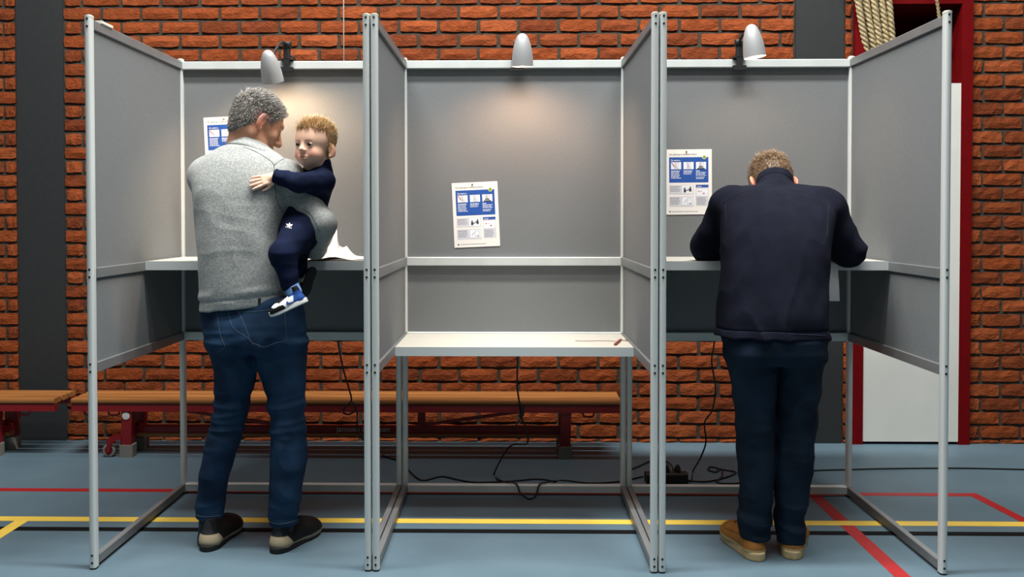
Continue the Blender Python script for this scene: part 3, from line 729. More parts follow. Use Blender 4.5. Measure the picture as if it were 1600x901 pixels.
# ------------------------------------------------------------ heads, hands, feet (local solids placed by a matrix)
class Frame:
    """rotation R (columns = local x right, y forward, z up), origin o, scale s"""
    def __init__(f, o, R, s=1.): f.o = np.array(o, float); f.R = np.array(R, float); f.s = s
    def __call__(f, p): return f.o+f.R@(np.array(p, float)*f.s)
    def loc(f, P): return ((P-f.o)@f.R)/f.s
def head(s, F, baby=False, nk=1.):
    k = F.s; R = F.R
    def E(c, r, kk=.012, extra=None): s.u(ell(F(c), np.array(r)*k, R if extra is None else R@extra), kk*k)
    def C(a, b, ra, rb, kk=.01): s.u(cap(F(a), F(b), ra*k, rb*k), kk*k)
    if not baby:
        E((0, -.012, .045), (.077, .098, .083), .01); E((0, .03, .02), (.070, .066, .075), .03); E((0, .042, -.045), (.055, .056, .070), .03)
        E((0, -.045, -.0), (.070, .060, .06), .03)
        C((-.035, .035, -.085), (.0, .075, -.098), .022, .020, .03); C((.035, .035, -.085), (.0, .075, -.098), .022, .020, .03)
        C((-.05, -.01, -.055), (-.035, .04, -.088), .020, .02, .03); C((.05, -.01, -.055), (.035, .04, -.088), .020, .02, .03)
        C((-.034, .086, .030), (.034, .086, .030), .012, .012, .016)
        E((-.045, .062, -.025), (.022, .02, .02), .02); E((.045, .062, -.025), (.022, .02, .02), .02)
        for sx in (-1, 1): s.cut(ell(F((sx*.032, .103, .008)), np.array((.018, .016, .011))*k, R), .012*k)
        for sx in (-1, 1): E((sx*.032, .083, .008), (.0125, .012, .012), .003)
        for sx in (-1, 1): C((sx*.020, .092, .017), (sx*.045, .084, .016), .0045, .004, .005)
        C((0, .095, .018), (0, .118, -.026), .0085, .0135, .012); E((0, .117, -.030), (.014, .013, .011), .008)
        for sx in (-1, 1): E((sx*.013, .106, -.034), (.009, .010, .008), .006)
        C((-.020, .094, -.060), (.020, .094, -.060), .0065, .0065, .008); C((-.018, .092, -.070), (.018, .092, -.070), .0075, .0075, .008)
        s.cut(cap(F((-.024, .103, -.065)), F((.024, .103, -.065)), .0028*k, .0028*k), .003*k)
        ez, ey, er = -.005, -.008, 1.
    else:
        E((0, -.012, .035), (.078, .090, .078), .01); E((0, .032, .018), (.068, .058, .068), .03); E((0, .032, -.046), (.056, .050, .050), .03)
        for sx in (-1, 1): E((sx*.034, .049, -.044), (.027, .027, .027), .02)
        E((0, .057, -.072), (.021, .021, .017), .02)
        for sx in (-1, 1): s.cut(ell(F((sx*.030, .094, -.004)), np.array((.018, .012, .0105))*k, R), .012*k)
        for sx in (-1, 1): E((sx*.030, .0745, -.005), (.0125, .0115, .0115), .002)
        for sx in (-1, 1): C((sx*.018, .081, .0065), (sx*.042, .074, .005), .0030, .0028, .004)
        C((0, .083, .0), (0, .093, -.023), .006, .0085, .012); E((0, .0960, -.026), (.0105, .010, .0085), .007)
        for sx in (-1, 1): E((sx*.0095, .089, -.029), (.007, .008, .006), .005)
        C((-.016, .0800, -.055), (.016, .0800, -.055), .0056, .0056, .007); C((-.013, .079, -.063), (.013, .079, -.063), .0066, .0066, .007)
        s.cut(cap(F((-.019, .0868, -.059)), F((.019, .0868, -.059)), .0022*k, .0022*k), .003*k)
        ez, ey, er = -.024, -.006, .86
    for sx in (-1, 1):      # ears: rim, lobe, hollow
        T = rotm('Z', sx*.55)@rotm('X', -.18); w = .076 if baby else .082
        E((sx*(w+.004), ey-.006, ez+.004), (.0085*er, .021*er, .035*er), .008, T)
        s.cut(ell(F((sx*(w+.011), ey+.006, ez+.007)), np.array((.007*er, .010*er, .017*er))*k, R@T), .006*k)
        E((sx*(w+.001), ey+.001, ez-.024*er), (.006, .009, .009), .006)
    return s
def hand(s, F, side, curl=.25, spread=1., k=.006, fat=1.):
    """wrist at the origin, fingers along +y, palm facing -z, thumb on the side given"""
    q = F.s
    def C(a, b, ra, rb, kk=k): s.u(cap(F(a), F(b), ra*q, rb*q), kk*q)
    s.u(rbx(F((0, .048, 0)), np.array((.039, .046, .0135))*q, .012*q, F.R), .012*q)
    C((0, -.03, 0), (0, .02, 0), .025, .027, .02)
    for x, L, r, b in ((-.031, .060, .0072, .082), (-.0105, .072, .0080, .090), (.0105, .078, .0082, .092), (.031, .070, .0080, .088)):
        x *= side; p = np.array((x, b, 0.)); ang = 0.; dx = x*.28*spread
        for i, f in enumerate((.45, .31, .24)):
            ang += curl*(.8, 1.1, .8)[i]; d = np.array((dx/.09*math.cos(ang), math.cos(ang), -math.sin(ang))); d /= np.linalg.norm(d); e = p+d*L*f
            C(p, e, fat*r*(1.05-.1*i), fat*r*(.98-.1*i), .003); p = e
    C((side*.026, .018, -.004), (side*.050, .050, -.012), .0135, .0105, .014); C((side*.050, .050, -.012), (side*.060, .076, -.018), .0102, .0090, .003); C((side*.060, .076, -.018), (side*.062, .097, -.022), .0088, .0072, .003)
    return s
def shoe_parts(F, side, parent, name, mats, style, label=None):
    """local: heel at y=0, toe at y=.285, sole at z=0"""
    k = F.s; root = None
    lo = lambda: None
    def bb(pts, m=.03):
        W = np.array([F(p) for p in pts]); return W.min(0)-m, W.max(0)+m
    corners = [(x, y, z) for x in (-.06, .06) for y in (-.01, .30) for z in (-.005, .16)]
    a, b = bb(corners, .012)
    R = F.R
    def outline(z0, z1, grow, k2):
        T = Solid(); q = k
        T.u(ell(F((0, .05, (z0+z1)/2)), np.array((.036+grow, .052+grow, 1))*q, R), .01*q); T.u(ell(F((side*.004, .20, (z0+z1)/2)), np.array((.047+grow, .088+grow, 1))*q, R), .06*q); T.u(ell(F((0, .11, (z0+z1)/2)), np.array((.036+grow, .10, 1))*q, R), .02*q)
        o = F.o; up = R[:, 2]
        def f(P):
            z = (P-o.astype(np.float32))@up.astype(np.float32)/q; y = (P-o.astype(np.float32))@R[:, 1].astype(np.float32)/q
            rise = np.maximum(0, (y-.22)/.07)**2*.012
            return np.maximum(T.ev(P), np.maximum(z0+rise-z, z-z1-rise)*q).astype(np.float32)
        return f
    S1 = Solid(); S1.u(outline(0, style['sole'], .003, 0), .001)
    U = Solid(); q = k; z0 = style['sole']*.6
    hh = style['high']
    U.u(ecap(F((0, .045, z0+.02)), F((side*.003, .215, z0+.016)), .040*q, .047*q, R[:, 2], .95), .01*q)
    U.u(ecap(F((side*.003, .20, z0+.02)), F((side*.004, .245, z0+.014)), .050*q, .042*q, R[:, 2], .75), .03*q)
    U.u(cap(F((0, .045, z0+.02)), F((0, .052, z0+hh)), .036*q, .033*q), .02*q)
    U.u(cap(F((0, .10, z0+.05)), F((0, .17, z0+.035)), .030*q, .034*q), .04*q)
    o = F.o.astype(np.float32); up = R[:, 2].astype(np.float32)
    U.cut(lambda P: ((P-o)@up-style['sole']*.55*q), .001)
    U.cut(cap(F((0, .050, z0+hh-.012)), F((0, .056, z0+hh+.08)), .027*q, .029*q), .004*q)
    shoe = U.build(name, mats['upper'], parent, a, b, .0028 if k > .8 else .002)
    if label: shoe['label'] = label
    so = S1.build('sole', mats['sole'], shoe, a, b, .0032 if k > .8 else .0022)
    return shoe, so
M_stitch = mat('pale_stitching', rgb(74, 86, 102), .9)
# ------------------------------------------------------------ people
M_skin = mat('skin', (1, 1, 1, 1), .5, attr='tint', sss=.12, bump=.08, bscale=260, spec=.35)
M_sweater = mat('grey_melange_fleece', rgb(172, 175, 172), .95, var=rgb(138, 141, 139), vscale=130, bump=.7, bscale=330, spec=.1, detail=6, sheen=.15)
M_jeans = mat('blue_denim', rgb(33, 60, 88), .85, var=rgb(17, 34, 54), vscale=8, bump=.3, bscale=600, spec=.15, detail=7)
M_jeans2 = mat('dark_denim', rgb(26, 42, 58), .85, var=rgb(14, 24, 36), vscale=8, bump=.3, bscale=600, spec=.15, detail=7)
M_navy = mat('navy_fleece', rgb(24, 26, 39), .95, var=rgb(19, 21, 32), vscale=22, bump=.3, bscale=420, spec=.1, detail=6)
M_kidnavy = mat('navy_jersey', rgb(20, 29, 56), .9, var=rgb(15, 22, 44), vscale=22, bump=.2, bscale=420, spec=.12)
M_darkseam = mat('dark_seam', rgb(70, 74, 74), .95); M_navyseam = mat('navy_seam', rgb(12, 13, 24), .95); M_lightseam = mat('light_hem', rgb(44, 48, 74), .95)
M_leather = mat('shoe_upper', (1, 1, 1, 1), .6, attr='tint', bump=.15, bscale=220, spec=.18)
M_outsole = mat('black_outsole', rgb(20, 19, 18), .7); M_cream = mat('cream_midsole', rgb(208, 190, 150), .7, var=rgb(180, 150, 104), vscale=26); M_whitesole = mat('white_sole', rgb(226, 226, 222), .6)
M_whiteprint = mat('white_print', rgb(226, 228, 232), .7); M_blueprint = mat('blue_leather', rgb(34, 72, 140), .6)
M_sock = mat('pale_blue_sock', rgb(126, 164, 222), .9, bump=.3, bscale=500); M_navysock = mat('navy_sock', rgb(22, 28, 48), .9)
def hair_mat(name, cols):
    m = mat(name, cols[0], .5, spec=.35); N = m.node_tree.nodes; L = m.node_tree.links; g = N.new('ShaderNodeNewGeometry'); r = N.new('ShaderNodeValToRGB'); e = r.color_ramp.elements
    e[0].color = cols[0]; e[1].color = cols[-1]
    for i, c in enumerate(cols[1:-1]): x = e.new((i+1)/(len(cols)-1)); x.color = c
    L.new(g.outputs['Random Per Island'], r.inputs[0]); L.new(r.outputs[0], N['Principled BSDF'].inputs['Base Color']); return m
M_greyhair = hair_mat('grey_hair', [rgb(66, 62, 58), rgb(110, 106, 100), rgb(170, 166, 160), rgb(204, 200, 193)])
M_brownhair = hair_mat('greying_brown_hair', [rgb(78, 58, 42), rgb(112, 86, 62), rgb(146, 118, 90), rgb(186, 164, 136)])
M_blondhair = hair_mat('blond_hair', [rgb(150, 116, 74), rgb(188, 154, 104), rgb(210, 180, 132), rgb(230, 206, 164)])
M_eye = mat('eye_white', rgb(150, 138, 134), .25); M_iris = mat('dark_iris', rgb(36, 26, 22), .15)
SKIN = lin(204, 150, 120); SKINK = lin(246, 198, 170); LIP = lin(176, 92, 82)

def pslice(rows):
    out = []
    for y, xl, xr, Y, ry in rows:
        a = at(xl, y, Y); b = at(xr, y, Y); out.append(((a[2]+b[2])/2, (a[0]+b[0])/2, Y, (b[0]-a[0])/2, ry))
    return out
def frame(fwd, up, o, s=1.):
    y = np.array(fwd, float); y /= np.linalg.norm(y); x = np.cross(y, np.array(up, float)); x /= np.linalg.norm(x); return Frame(o, np.stack([x, y, np.cross(x, y)], 1), s)
def ss(a, b, x): t = np.clip((x-a)/(b-a), 0, 1); return t*t*(3-2*t)
def plane_cut(p, q, keep_above=True):
    """removes what lies below the plane through two points, level in depth"""
    p = np.array(p); q = np.array(q); d = q-p; n = np.array((-d[2], 0, d[0])); n /= np.linalg.norm(n); n = n if n[2] > 0 else -n
    n = n.astype(np.float32); p = p.astype(np.float32)
    return lambda P: (P-p)@n
def folds(specs, base):
    """specs: (freq xyz, amplitude, ridged); cloth that bunches"""
    def f(P):
        d = 0
        for fr, a, rd in specs:
            q = P*np.array(fr, np.float32)+base; q = q+np.float32(.6)*vnoise(P*np.float32(6)+base)[:, None]
            v = vnoise(q); d = d+(np.abs(v)*a*1.6-a*.5 if rd else v*a)
        return d
    return f
def paint_shoe(o, F, fn):
    L = F.loc(coords(o.data).astype(float)); paint(o.data, fn(L))

# ============ man with the toddler
p1 = empty('person', onfloor(380, 858), 0, 'grey-haired man in a light grey fleece and jeans, holding a toddler at the left booth', 'person')
def P1(o):                                   # children keep world coordinates
    o.matrix_parent_inverse = Matrix.Translation(-p1.location); return o
class Hold:
    pass
def under(o, par):
    o.parent = par; o.matrix_parent_inverse = Matrix.Translation(-par.location); return o

H1 = frame((.79*.90, .613*.90, -.436), (0, 0, 1), at(400, 194, .36), 1.0)
neck1 = at(381, 236, .35)
b1 = Solid(); head(b1, H1)
b1.u(cap(H1((0, -.035, -.04)), neck1, .057, .062), .03)
b1.u(cap(neck1, at(388, 300, .31), .055, .08), .05).u(cap(at(388, 300, .31), at(392, 500, .26), .08, .09), .05)
sL, eL, wL = at(325, 276, .33), at(338, 360, .50), at(395, 396, .60)
sR, eR, wR = at(446, 276, .28), at(502, 350, .24), at(494, 391, .47)
b1.limb([at(360, 270, .32), sL, eL, wL], [.05, .04, .034, .026]); b1.limb([at(410, 270, .3), sR, eR, wR], [.05, .04, .034, .026])
b1.limb([at(375, 520, .25), at(362, 640, .24), at(326, 815, .24), at(323, 842, .25)], [.07, .045, .034, .036]); b1.limb([at(425, 520, .25), at(450, 640, .23), at(444, 825, .21), at(440, 846, .22)], [.07, .045, .034, .036])
hr1 = frame((-.80, .42, -.22), (-.1, .1, 1), wR+np.array((-.004, .012, -.004)), 1.0); hand(b1, hr1, -1, .35)
hl1 = frame((.8, .5, -.1), (0, 0, 1), wL, 1.0); hand(b1, hl1, 1, .3)
body1 = b1.build('body', M_skin, None, (-1.40, .05, .0), (-.68, .85, 1.85), .0026)
L = H1.loc(coords(body1.data).astype(float)); W = coords(body1.data)
c = np.tile(SKIN*.80, (len(L), 1)); n = vnoise((L*40).astype(np.float32))[:, None]; c = c*(1+.07*n)
hd = (np.linalg.norm(L, axis=1) < .19)
def hairline1(L):      # >0 where hair grows
    x, y, z = L.T
    top = ss(.0, .012, z-(.078+(y-.07)*-.1)*1.0)*(y > .0)+ss(-.005, .01, -y+.004+(z-.03)*.75)*ss(-.105, -.085, z+(y+.06)*.25)
    side = ss(-.012, .004, z-.01)*ss(-.01, .01, .048+(z-.03)*.5-y)
    return np.clip(np.maximum(top, side), 0, 1)
m = hairline1(L)*hd; c = c*(1-m[:, None])+lin(112, 106, 98)*m[:, None]*(1+.25*n)
st = ss(.07, .05, np.abs(L[:, 2]+.075)*.9)*ss(0, .03, L[:, 1])*hd; c = c*(1-.22*st[:, None])
lp = hd*np.exp(-((L[:, 2]+.065)/.010)**2-(L[:, 0]/.024)**2)*(L[:, 1] > .09); c = c*(1-lp[:, None])+LIP*lp[:, None]
br = hd*np.exp(-((L[:, 2]-.030)/.006)**2)*(np.abs(np.abs(L[:, 0])-.034) < .022)*(L[:, 1] > .07); c = c*(1-.7*br[:, None])+lin(90, 80, 72)*.7*br[:, None]
er = hd*ss(.068, .084, np.abs(L[:, 0]))*(np.abs(L[:, 1]+.01) < .035)*(np.abs(L[:, 2]) < .04); c = c*(1-.4*er[:, None])+lin(206, 116, 96)*.4*er[:, None]
sk = W[:, 2] < .2; c[sk] = lin(24, 30, 52)
paint(body1.data, np.clip(c, 0, 1)); under(body1, p1)
def eyes(Hh, pos, r, par, m_i=M_iris, sq=.7, big=1.):
    for sx in (-1, 1):
        cc = Hh((sx*pos[0], pos[1], pos[2])); X = Hh.R; M = Matrix(((X[0, 0], X[0, 1], X[0, 2], cc[0]), (X[1, 0], X[1, 1], X[1, 2], cc[1]), (X[2, 0], X[2, 1], X[2, 2], cc[2]), (0, 0, 0, 1)))
        k = Hh.s*r; prof = [(math.sin(a), -math.cos(a)) for a in [PI*i/12 for i in range(13)]]
        e = MB().lathe([(max(x, 1e-4)*k, z*k) for x, z in prof], M @ Matrix.Diagonal((1, 1, sq, 1)) @ Matrix.Rotation(-PI/2, 4, 'X'), 18).build('eye', M_eye, par, True)
        MB().lathe([(k*math.sin(t*big), 1.015*k*math.cos(t*big)) for t in (.62, .45, .25, .0001)], M @ Matrix.Diagonal((1, 1, sq+.12, 1)) @ Matrix.Rotation(-PI/2, 4, 'X'), 14).build('iris', m_i, e, True)
def eyes_under(Hh, pos, r, par, **kw):
    n0 = set(COL.objects); eyes(Hh, pos, r, None, **kw)
    for o in list(COL.objects):
        if o not in n0 and o.name.startswith('eye'): under(o, par)
eyes_under(H1, (.032, .0835, .008), .0122, p1, sq=.45)
def hmask1(P, N):
    L = H1.loc(P.astype(float)); return hairline1(L)*(np.linalg.norm(L, axis=1) < .17)*(np.abs(L[:, 0]) < .080)
def hdir1(P, N):
    L = H1.loc(P.astype(float)); comb = np.stack([np.zeros(len(L)), .9*ss(.02, .09, L[:, 2]), -.9*(1-ss(.0, .10, L[:, 2]))], 1)@H1.R.T
    return N*.85+comb
def hlen1(P):
    L = H1.loc(P.astype(float)); return .007+.017*ss(.02, .11, L[:, 2])+.007*ss(.04, .09, L[:, 1])*ss(.05, .1, L[:, 2])
h = strands('hair', M_greyhair, None, body1.data, hmask1, hdir1, 7000, hlen1, .0010, 1, jit=.25, curl=.15); under(h, p1)

# fleece
s1 = Solid()
rows = [(496, 314, 441, .25, .118), (480, 315, 440, .25, .118), (440, 317, 440, .25, .122), (400, 314, 442, .255, .128), (360, 311, 447, .265, .135), (330, 307, 453, .275, .14), (300, 303, 458, .285, .14), (278, 303, 458, .295, .135), (262, 310, 452, .305, .125), (248, 320, 442, .315, .11), (238, 332, 430, .325, .095), (228, 348, 415, .335, .08)]
s1.u(slices(pslice(rows), .02, 2.5), .01)
s1.u(cap(at(340, 268, .32), sL, .055, .072), .05).u(cap(sL, eL, .072, .06), .03).u(cap(eL, wL, .058, .044), .02)
s1.u(cap(at(428, 268, .30), sR, .055, .064), .05).u(cap(sR, eR, .064, .056), .03).u(cap(eR, wR, .056, .042), .02)
ctop = at(390, 218, .352); cbot = at(382, 248, .335)
s1.u(cap(cbot, ctop, .083, .070), .03)
ax1 = (ctop-cbot)/np.linalg.norm(ctop-cbot)
s1.cut(lambda P: -((P-ctop.astype(np.float32))@ax1.astype(np.float32)-.012), .006)      # open top of the collar
s1.cut(cap(cbot+ax1*.03, ctop+ax1*.1, .058, .064), .006)
s1.cut(plane_cut(at(315, 486, .25), at(439, 473, .25)), .006)
hp0, hp1 = at(315, 486, .25), at(439, 473, .25)
fo1 = folds([((8, 8, 5), .0040, False), ((13, 9, 6), .0024, True), ((5, 5, 22), .0010, True)], 3.3)
dn = hp1-hp0; hn = np.array((-dn[2], 0, dn[0])); hn /= np.linalg.norm(hn); hn = (hn if hn[2] > 0 else -hn).astype(np.float32)
def d1(P):
    d = fo1(P); t = (P-hp0.astype(np.float32))@hn
    arm = np.linalg.norm(P-eR.astype(np.float32), axis=1)
    d = d+.0028*np.exp(-((t-.038)/.004)**2)-.004*np.exp(-((t-.060)/.015)**2)*(.5+.5*np.sin(P[:, 0]*30))       # hem band and the ruck above it
    u = (P-ctop.astype(np.float32))@ax1.astype(np.float32); d = d+.005*np.exp(-((u+.050)/.006)**2)*(P[:, 1] < .4)
    return d
s1.disp = d1; s1.amp = .012
sw1 = s1.build('fleece_jumper', M_sweater, None, (-1.34, .04, .86), (-.70, .72, 1.66), .0038); under(sw1, p1)
T1 = bvh(sw1)
def sew(tree, px, r, m, name, par, **kw):
    o = seam(tree, px, r, m, name, None, **kw)
    if o: under(o, par)
    return o
sew(T1, [(380, 229), (400, 237), (415, 246), (424, 252), (428, 259), (428, 272)], .0014, M_darkseam, 'seam', p1)
sew(T1, [(428, 259), (436, 252), (446, 247)], .0014, M_darkseam, 'seam', p1)
sew(T1, [(345, 227), (362, 224), (385, 227), (405, 233), (414, 236)], .0012, M_darkseam, 'seam', p1)
sew(T1, [(428, 276), (430, 296), (434, 316), (442, 333)], .0014, M_darkseam, 'seam', p1)
sew(T1, [(472, 325), (486, 336), (494, 350), (500, 362)], .0010, M_darkseam, 'seam', p1)
hh = [cast(T1, x, y) for x, y in ((403, 466), (407.5, 465.5), (407.5, 475.5), (403, 476))]
if all(hh):
    mbt = MB(); fr = [a+n*.0015 for a, n in hh]; bk = [a-n*.001 for a, n in hh]; mbt.add(fr+bk, [(0, 1, 2, 3)]+[(i, 4+i, 4+(i+1) % 4, (i+1) % 4) for i in range(4)])
    o = mbt.build('side_tag', M_black, None); o['label'] = 'small black tag on the hem'; under(o, p1)

# jeans
j1 = Solid()
pel = [(462, 320, 470, .25, .10), (486, 318, 476, .25, .112), (505, 319, 478, .245, .122), (525, 323, 479, .245, .125), (545, 328, 480, .245, .120)]
j1.u(slices(pslice(pel), .03, 2.4), .02)
lgL = [(530, 325, 396, .25, .105), (560, 332, 400, .25, .098), (580, 338, 401, .25, .093), (600, 338, 397, .25, .088), (625, 336, 390, .25, .080), (650, 332, 386, .25, .076), (675, 326, 379, .24, .074), (700, 320, 371, .235, .073), (725, 315, 364, .235, .070), (750, 310, 356, .235, .064), (780, 306, 352, .24, .060), (808, 303, 349, .245, .060)]
lgR = [(530, 398, 480, .245, .105), (560, 401, 480, .245, .098), (580, 405, 479, .245, .093), (600, 411, 478, .24, .088), (625, 417, 477, .235, .080), (650, 423, 477, .23, .076), (675, 425, 479, .225, .074), (700, 424, 480, .22, .073), (725, 423, 477, .215, .070), (750, 423, 473, .21, .064), (785, 421, 467, .21, .060), (819, 420, 466, .215, .060)]
j1.u(slices(pslice(lgL), .006, 2.1), .022); j1.u(slices(pslice(lgR), .006, 2.1), .022)
zk = at(360, 650, .24)[2]; za = at(360, 795, .24)[2]
fj = folds([((7, 7, 4), .005, False), ((9, 9, 9), .0045, True)], 8.1); fk = folds([((5, 5, 26), .008, True), ((8, 8, 34), .004, True)], 1.7)
def dj(P):
    z = P[:, 2]; w_ = np.exp(-((z-zk)/.10)**2)+.8*np.exp(-((z-za)/.07)**2)+.5*np.exp(-((z-.80)/.06)**2)
    return fj(P)+fk(P)*w_
j1.disp = dj; j1.amp = .014
je1 = j1.build('jeans', M_jeans, None, (-1.32, .06, .08), (-.76, .44, 1.02), .0038); under(je1, p1)
TJ = bvh(je1)
for px in ([(371, 484), (379, 500), (386, 518), (392, 533), (401, 538), (412, 542), (430, 536), (447, 530), (446, 507), (445, 488)], [(339, 486), (341, 505), (345, 525), (351, 541), (345, 546), (338, 551)], [(356, 485), (361, 505), (366, 513), (374, 520), (386, 527), (397, 540)]):
    sew(TJ, px, .0010, M_stitch, 'stitching', p1)
sew(TJ, [(303.5, 803), (315, 806.5), (330, 807), (346, 804)], .0016, M_stitch, 'stitching', p1); sew(TJ, [(421, 814), (432, 818), (448, 817), (463, 812)], .0016, M_stitch, 'stitching', p1)
sew(TJ, [(372, 487), (395, 487), (420, 484), (438, 481)], .0010, M_stitch, 'stitching', p1)

def man_shoe(heel, toe, side, mats, style, fn, par, label):
    a = onfloor(*heel); b = onfloor(*toe); d = b-a; F = frame((d[0], d[1], 0), (0, 0, 1), (a[0], a[1], 0.0), style.get('s', 1.0))
    sh, so = shoe_parts(F, side, None, 'shoe', mats, style, label)
    paint_shoe(sh, F, fn); tr = bvh(sh); n0 = V(-F.R[:, 2])
    for i, y in enumerate((.125, .142, .159, .176)):
        pts = []
        for t in (-1, -.5, 0, .5, 1):
            r_ = tr.ray_cast(V(F((t*.021, y+.006*(1 if i % 2 else -1)*t, .25))), n0)
            if r_[0] is not None: pts.append(r_[0]+r_[1]*.0012)
        if len(pts) > 2: MB().tube(pts, .0023, 6).build('lace', style['lace'], sh, True)
    under(sh, par); return sh, F
def col1(L):
    x, y, z = L.T; c = np.tile(lin(25, 25, 26), (len(L), 1)); m = ((y < .075-.9*np.maximum(z-.02, 0)) & (z < .062)); c[m] = lin(176, 160, 132)
    e = z < .0265; c[e] = lin(150, 140, 122); t = (y < .02) & (z > .062); c[t] = lin(44, 46, 50); return c
ST1 = {'sole': .022, 'high': .095, 'lace': M_black}
man_shoe((321, 862), (366, 823), 1, {'upper': M_leather, 'sole': M_outsole}, ST1, col1, p1, 'left black leather shoe with beige heel')
man_shoe((428, 865), (496, 826), 1, {'upper': M_leather, 'sole': M_outsole}, ST1, col1, p1, 'right black leather shoe with beige heel')

# ============ toddler
p2 = empty('person', at(468, 400, .24), 0, 'toddler with blond hair in navy tracksuit, carried on the arm of the grey-haired man', 'person')
bb = math.radians(24)
H2 = frame((-math.sin(bb), -math.cos(bb), .06), (.02, 0, 1), at(492.5, 228, .28), .905)
hit = cast(T1, 418, 283); hp = np.array(hit[0]) if hit else at(418, 283, .14)
hn_ = np.array(hit[1]) if hit else np.array((0, -1, 0))
shR, elR, wrR = at(503, 283, .25), at(466, 288, hp[1]+.0), None
wrR = np.array(cast(T1, 431, 279)[0]) if cast(T1, 431, 279) else at(431, 279, .12)
wrR = wrR+hn_*.026; elR = at(466, 285, wrR[1]-.005)
b2 = Solid(); head(b2, H2, True)
nk2 = at(497, 268, .30); b2.u(cap(H2((0, -.025, -.045)), nk2, .042, .045), .03).u(cap(nk2, at(490, 300, .31), .045, .05), .03).u(cap(at(490, 300, .31), at(468, 362, .27), .05, .06), .03)
b2.limb([at(496, 280, .29), shR, elR, wrR], [.03, .026, .022, .019])
fwd_h = np.array(cast(T1, 404, 287)[0])-np.array(cast(T1, 430, 281)[0]); fwd_h /= np.linalg.norm(fwd_h); hk = frame(fwd_h, hn_, wrR+fwd_h*.008-hn_*.011, .56); hand(b2, hk, -1, .10, 1.5, .004, 1.3)
shL, elL, wrL = at(480, 284, .36), at(462, 300, .44), at(440, 300, .46)
b2.limb([nk2, shL, elL, wrL], [.03, .026, .022, .019]); hk2 = frame((-.9, .2, 0), (0, -1, .3), wrL, .60); hand(b2, hk2, 1, .2)
hipN, knN, anN = at(468, 362, .20), at(442, 397, .085), at(452, 438, .085)
hipF, knF, anF = at(471, 366, .33), at(462, 396, .40), at(466, 420, .36)
hlN = at(459, 452, .085)
b2.limb([at(466, 362, .25), hipN, knN, anN, hlN], [.045, .038, .032, .024, .022]); b2.limb([at(466, 362, .28), hipF, knF, anF], [.045, .038, .032, .024])
body2 = b2.build('body', M_skin, None, (-1.10, .0, .95), (-.62, .60, 1.75), .0022)
Lk = H2.loc(coords(body2.data).astype(float)); n = vnoise((Lk*40).astype(np.float32))[:, None]
c = np.tile(SKINK, (len(Lk), 1))*(1+.04*n); x, y, z = Lk.T; hd = np.linalg.norm(Lk, axis=1) < .16
def mixc(c, m, col): return c*(1-m[:, None])+col*m[:, None]
ch = hd*np.exp(-((np.abs(x)-.041)/.018)**2-((z+.042)/.016)**2)*(y > .02); c = mixc(c, .55*ch, lin(214, 110, 98))
lp = hd*np.exp(-((z+.059)/.0075)**2-(x/.018)**2)*(y > .07); c = mixc(c, .85*lp, lin(190, 92, 88))
ns = hd*np.exp(-((z+.030)/.008)**2-(x/.012)**2)*(y > .08); c = mixc(c, .3*ns, lin(206, 110, 98))
es = hd*np.exp(-((z+.003)/.013)**2-((np.abs(x)-.030)/.018)**2)*(y > .05); c = mixc(c, .35*es, lin(168, 112, 98))
eb = hd*np.exp(-((z-.0125)/.0035)**2)*(np.abs(np.abs(x)-.031) < .015)*(y > .05); c = mixc(c, .35*eb, lin(170, 128, 92))
er = hd*ss(.070, .084, np.abs(x))*(np.abs(z+.02) < .04)*(np.abs(y) < .04); c = mixc(c, .4*er, lin(218, 128, 108))
def hairline2(L):
    x, y, z = L.T
    top = ss(-.004, .012, z-.062-.10*np.maximum(.05-y, 0)+np.abs(x)*.12)*(y > .02); back = ss(-.006, .012, -y+.022+(z-.02)*.35)*ss(-.062, -.04, z); return np.clip(np.maximum(top, back), 0, 1)
mh = hairline2(Lk)*hd*(np.abs(x) < .083); c = mixc(c, .8*mh, lin(186, 140, 86))
paint(body2.data, np.clip(c, 0, 1)); under(body2, p2)
eyes_under(H2, (.030, .0745, -.004), .0136, p2, sq=.60, big=1.4)
def hmask2(P, N):
    L = H2.loc(P.astype(float)); return hairline2(L)*(np.linalg.norm(L, axis=1) < .15)*(np.abs(L[:, 0]) < .080)
def hdir2(P, N):
    L = H2.loc(P.astype(float)); comb = np.stack([-.5*ss(.03, .08, L[:, 2]), .55*ss(.03, .08, L[:, 2]), -1.3*(1-ss(.02, .08, L[:, 2]))], 1)@H2.R.T
    return N*.7+comb
def hlen2(P):
    L = H2.loc(P.astype(float)); return .006+.022*ss(.03, .10, L[:, 2])+.012*ss(.01, .07, L[:, 1])*ss(.05, .09, L[:, 2])
h = strands('hair', M_blondhair, None, body2.data, hmask2, hdir2, 4200, hlen2, .0009, 2, jit=.26, curl=.14); under(h, p2)

t2 = Solid()
t2.u(cap(at(493, 290, .305), at(467, 360, .27), .070, .078), .02).u(cap(at(484, 280, .33), shR, .045, .046), .03).u(cap(shR, elR, .046, .040), .02).u(cap(elR, wrR, .038, .029), .015)
t2.u(cap(at(490, 284, .31), shL, .045, .045), .03).limb([shL, elL, wrL], [.045, .038, .03])
kax = (np.array(H2.o)-nk2)/np.linalg.norm(np.array(H2.o)-nk2)
t2.u(cap(nk2-kax*.02, nk2+kax*.022, .060, .053), .012); t2.cut(cap(nk2+kax*.012, nk2+kax*.09, .044, .05), .004)
wd_ = (wrR-elR)/np.linalg.norm(wrR-elR); cuffp = wrR.astype(np.float32)
fkid = folds([((16, 16, 12), .0035, True), ((22, 10, 26), .0025, True)], 5.2)
def dkid(P):
    u = (P-cuffp)@wd_.astype(np.float32); near = np.linalg.norm(P-cuffp, axis=1) < .06
    return fkid(P)+near*(.002*np.exp(-((u-.0)/.004)**2))
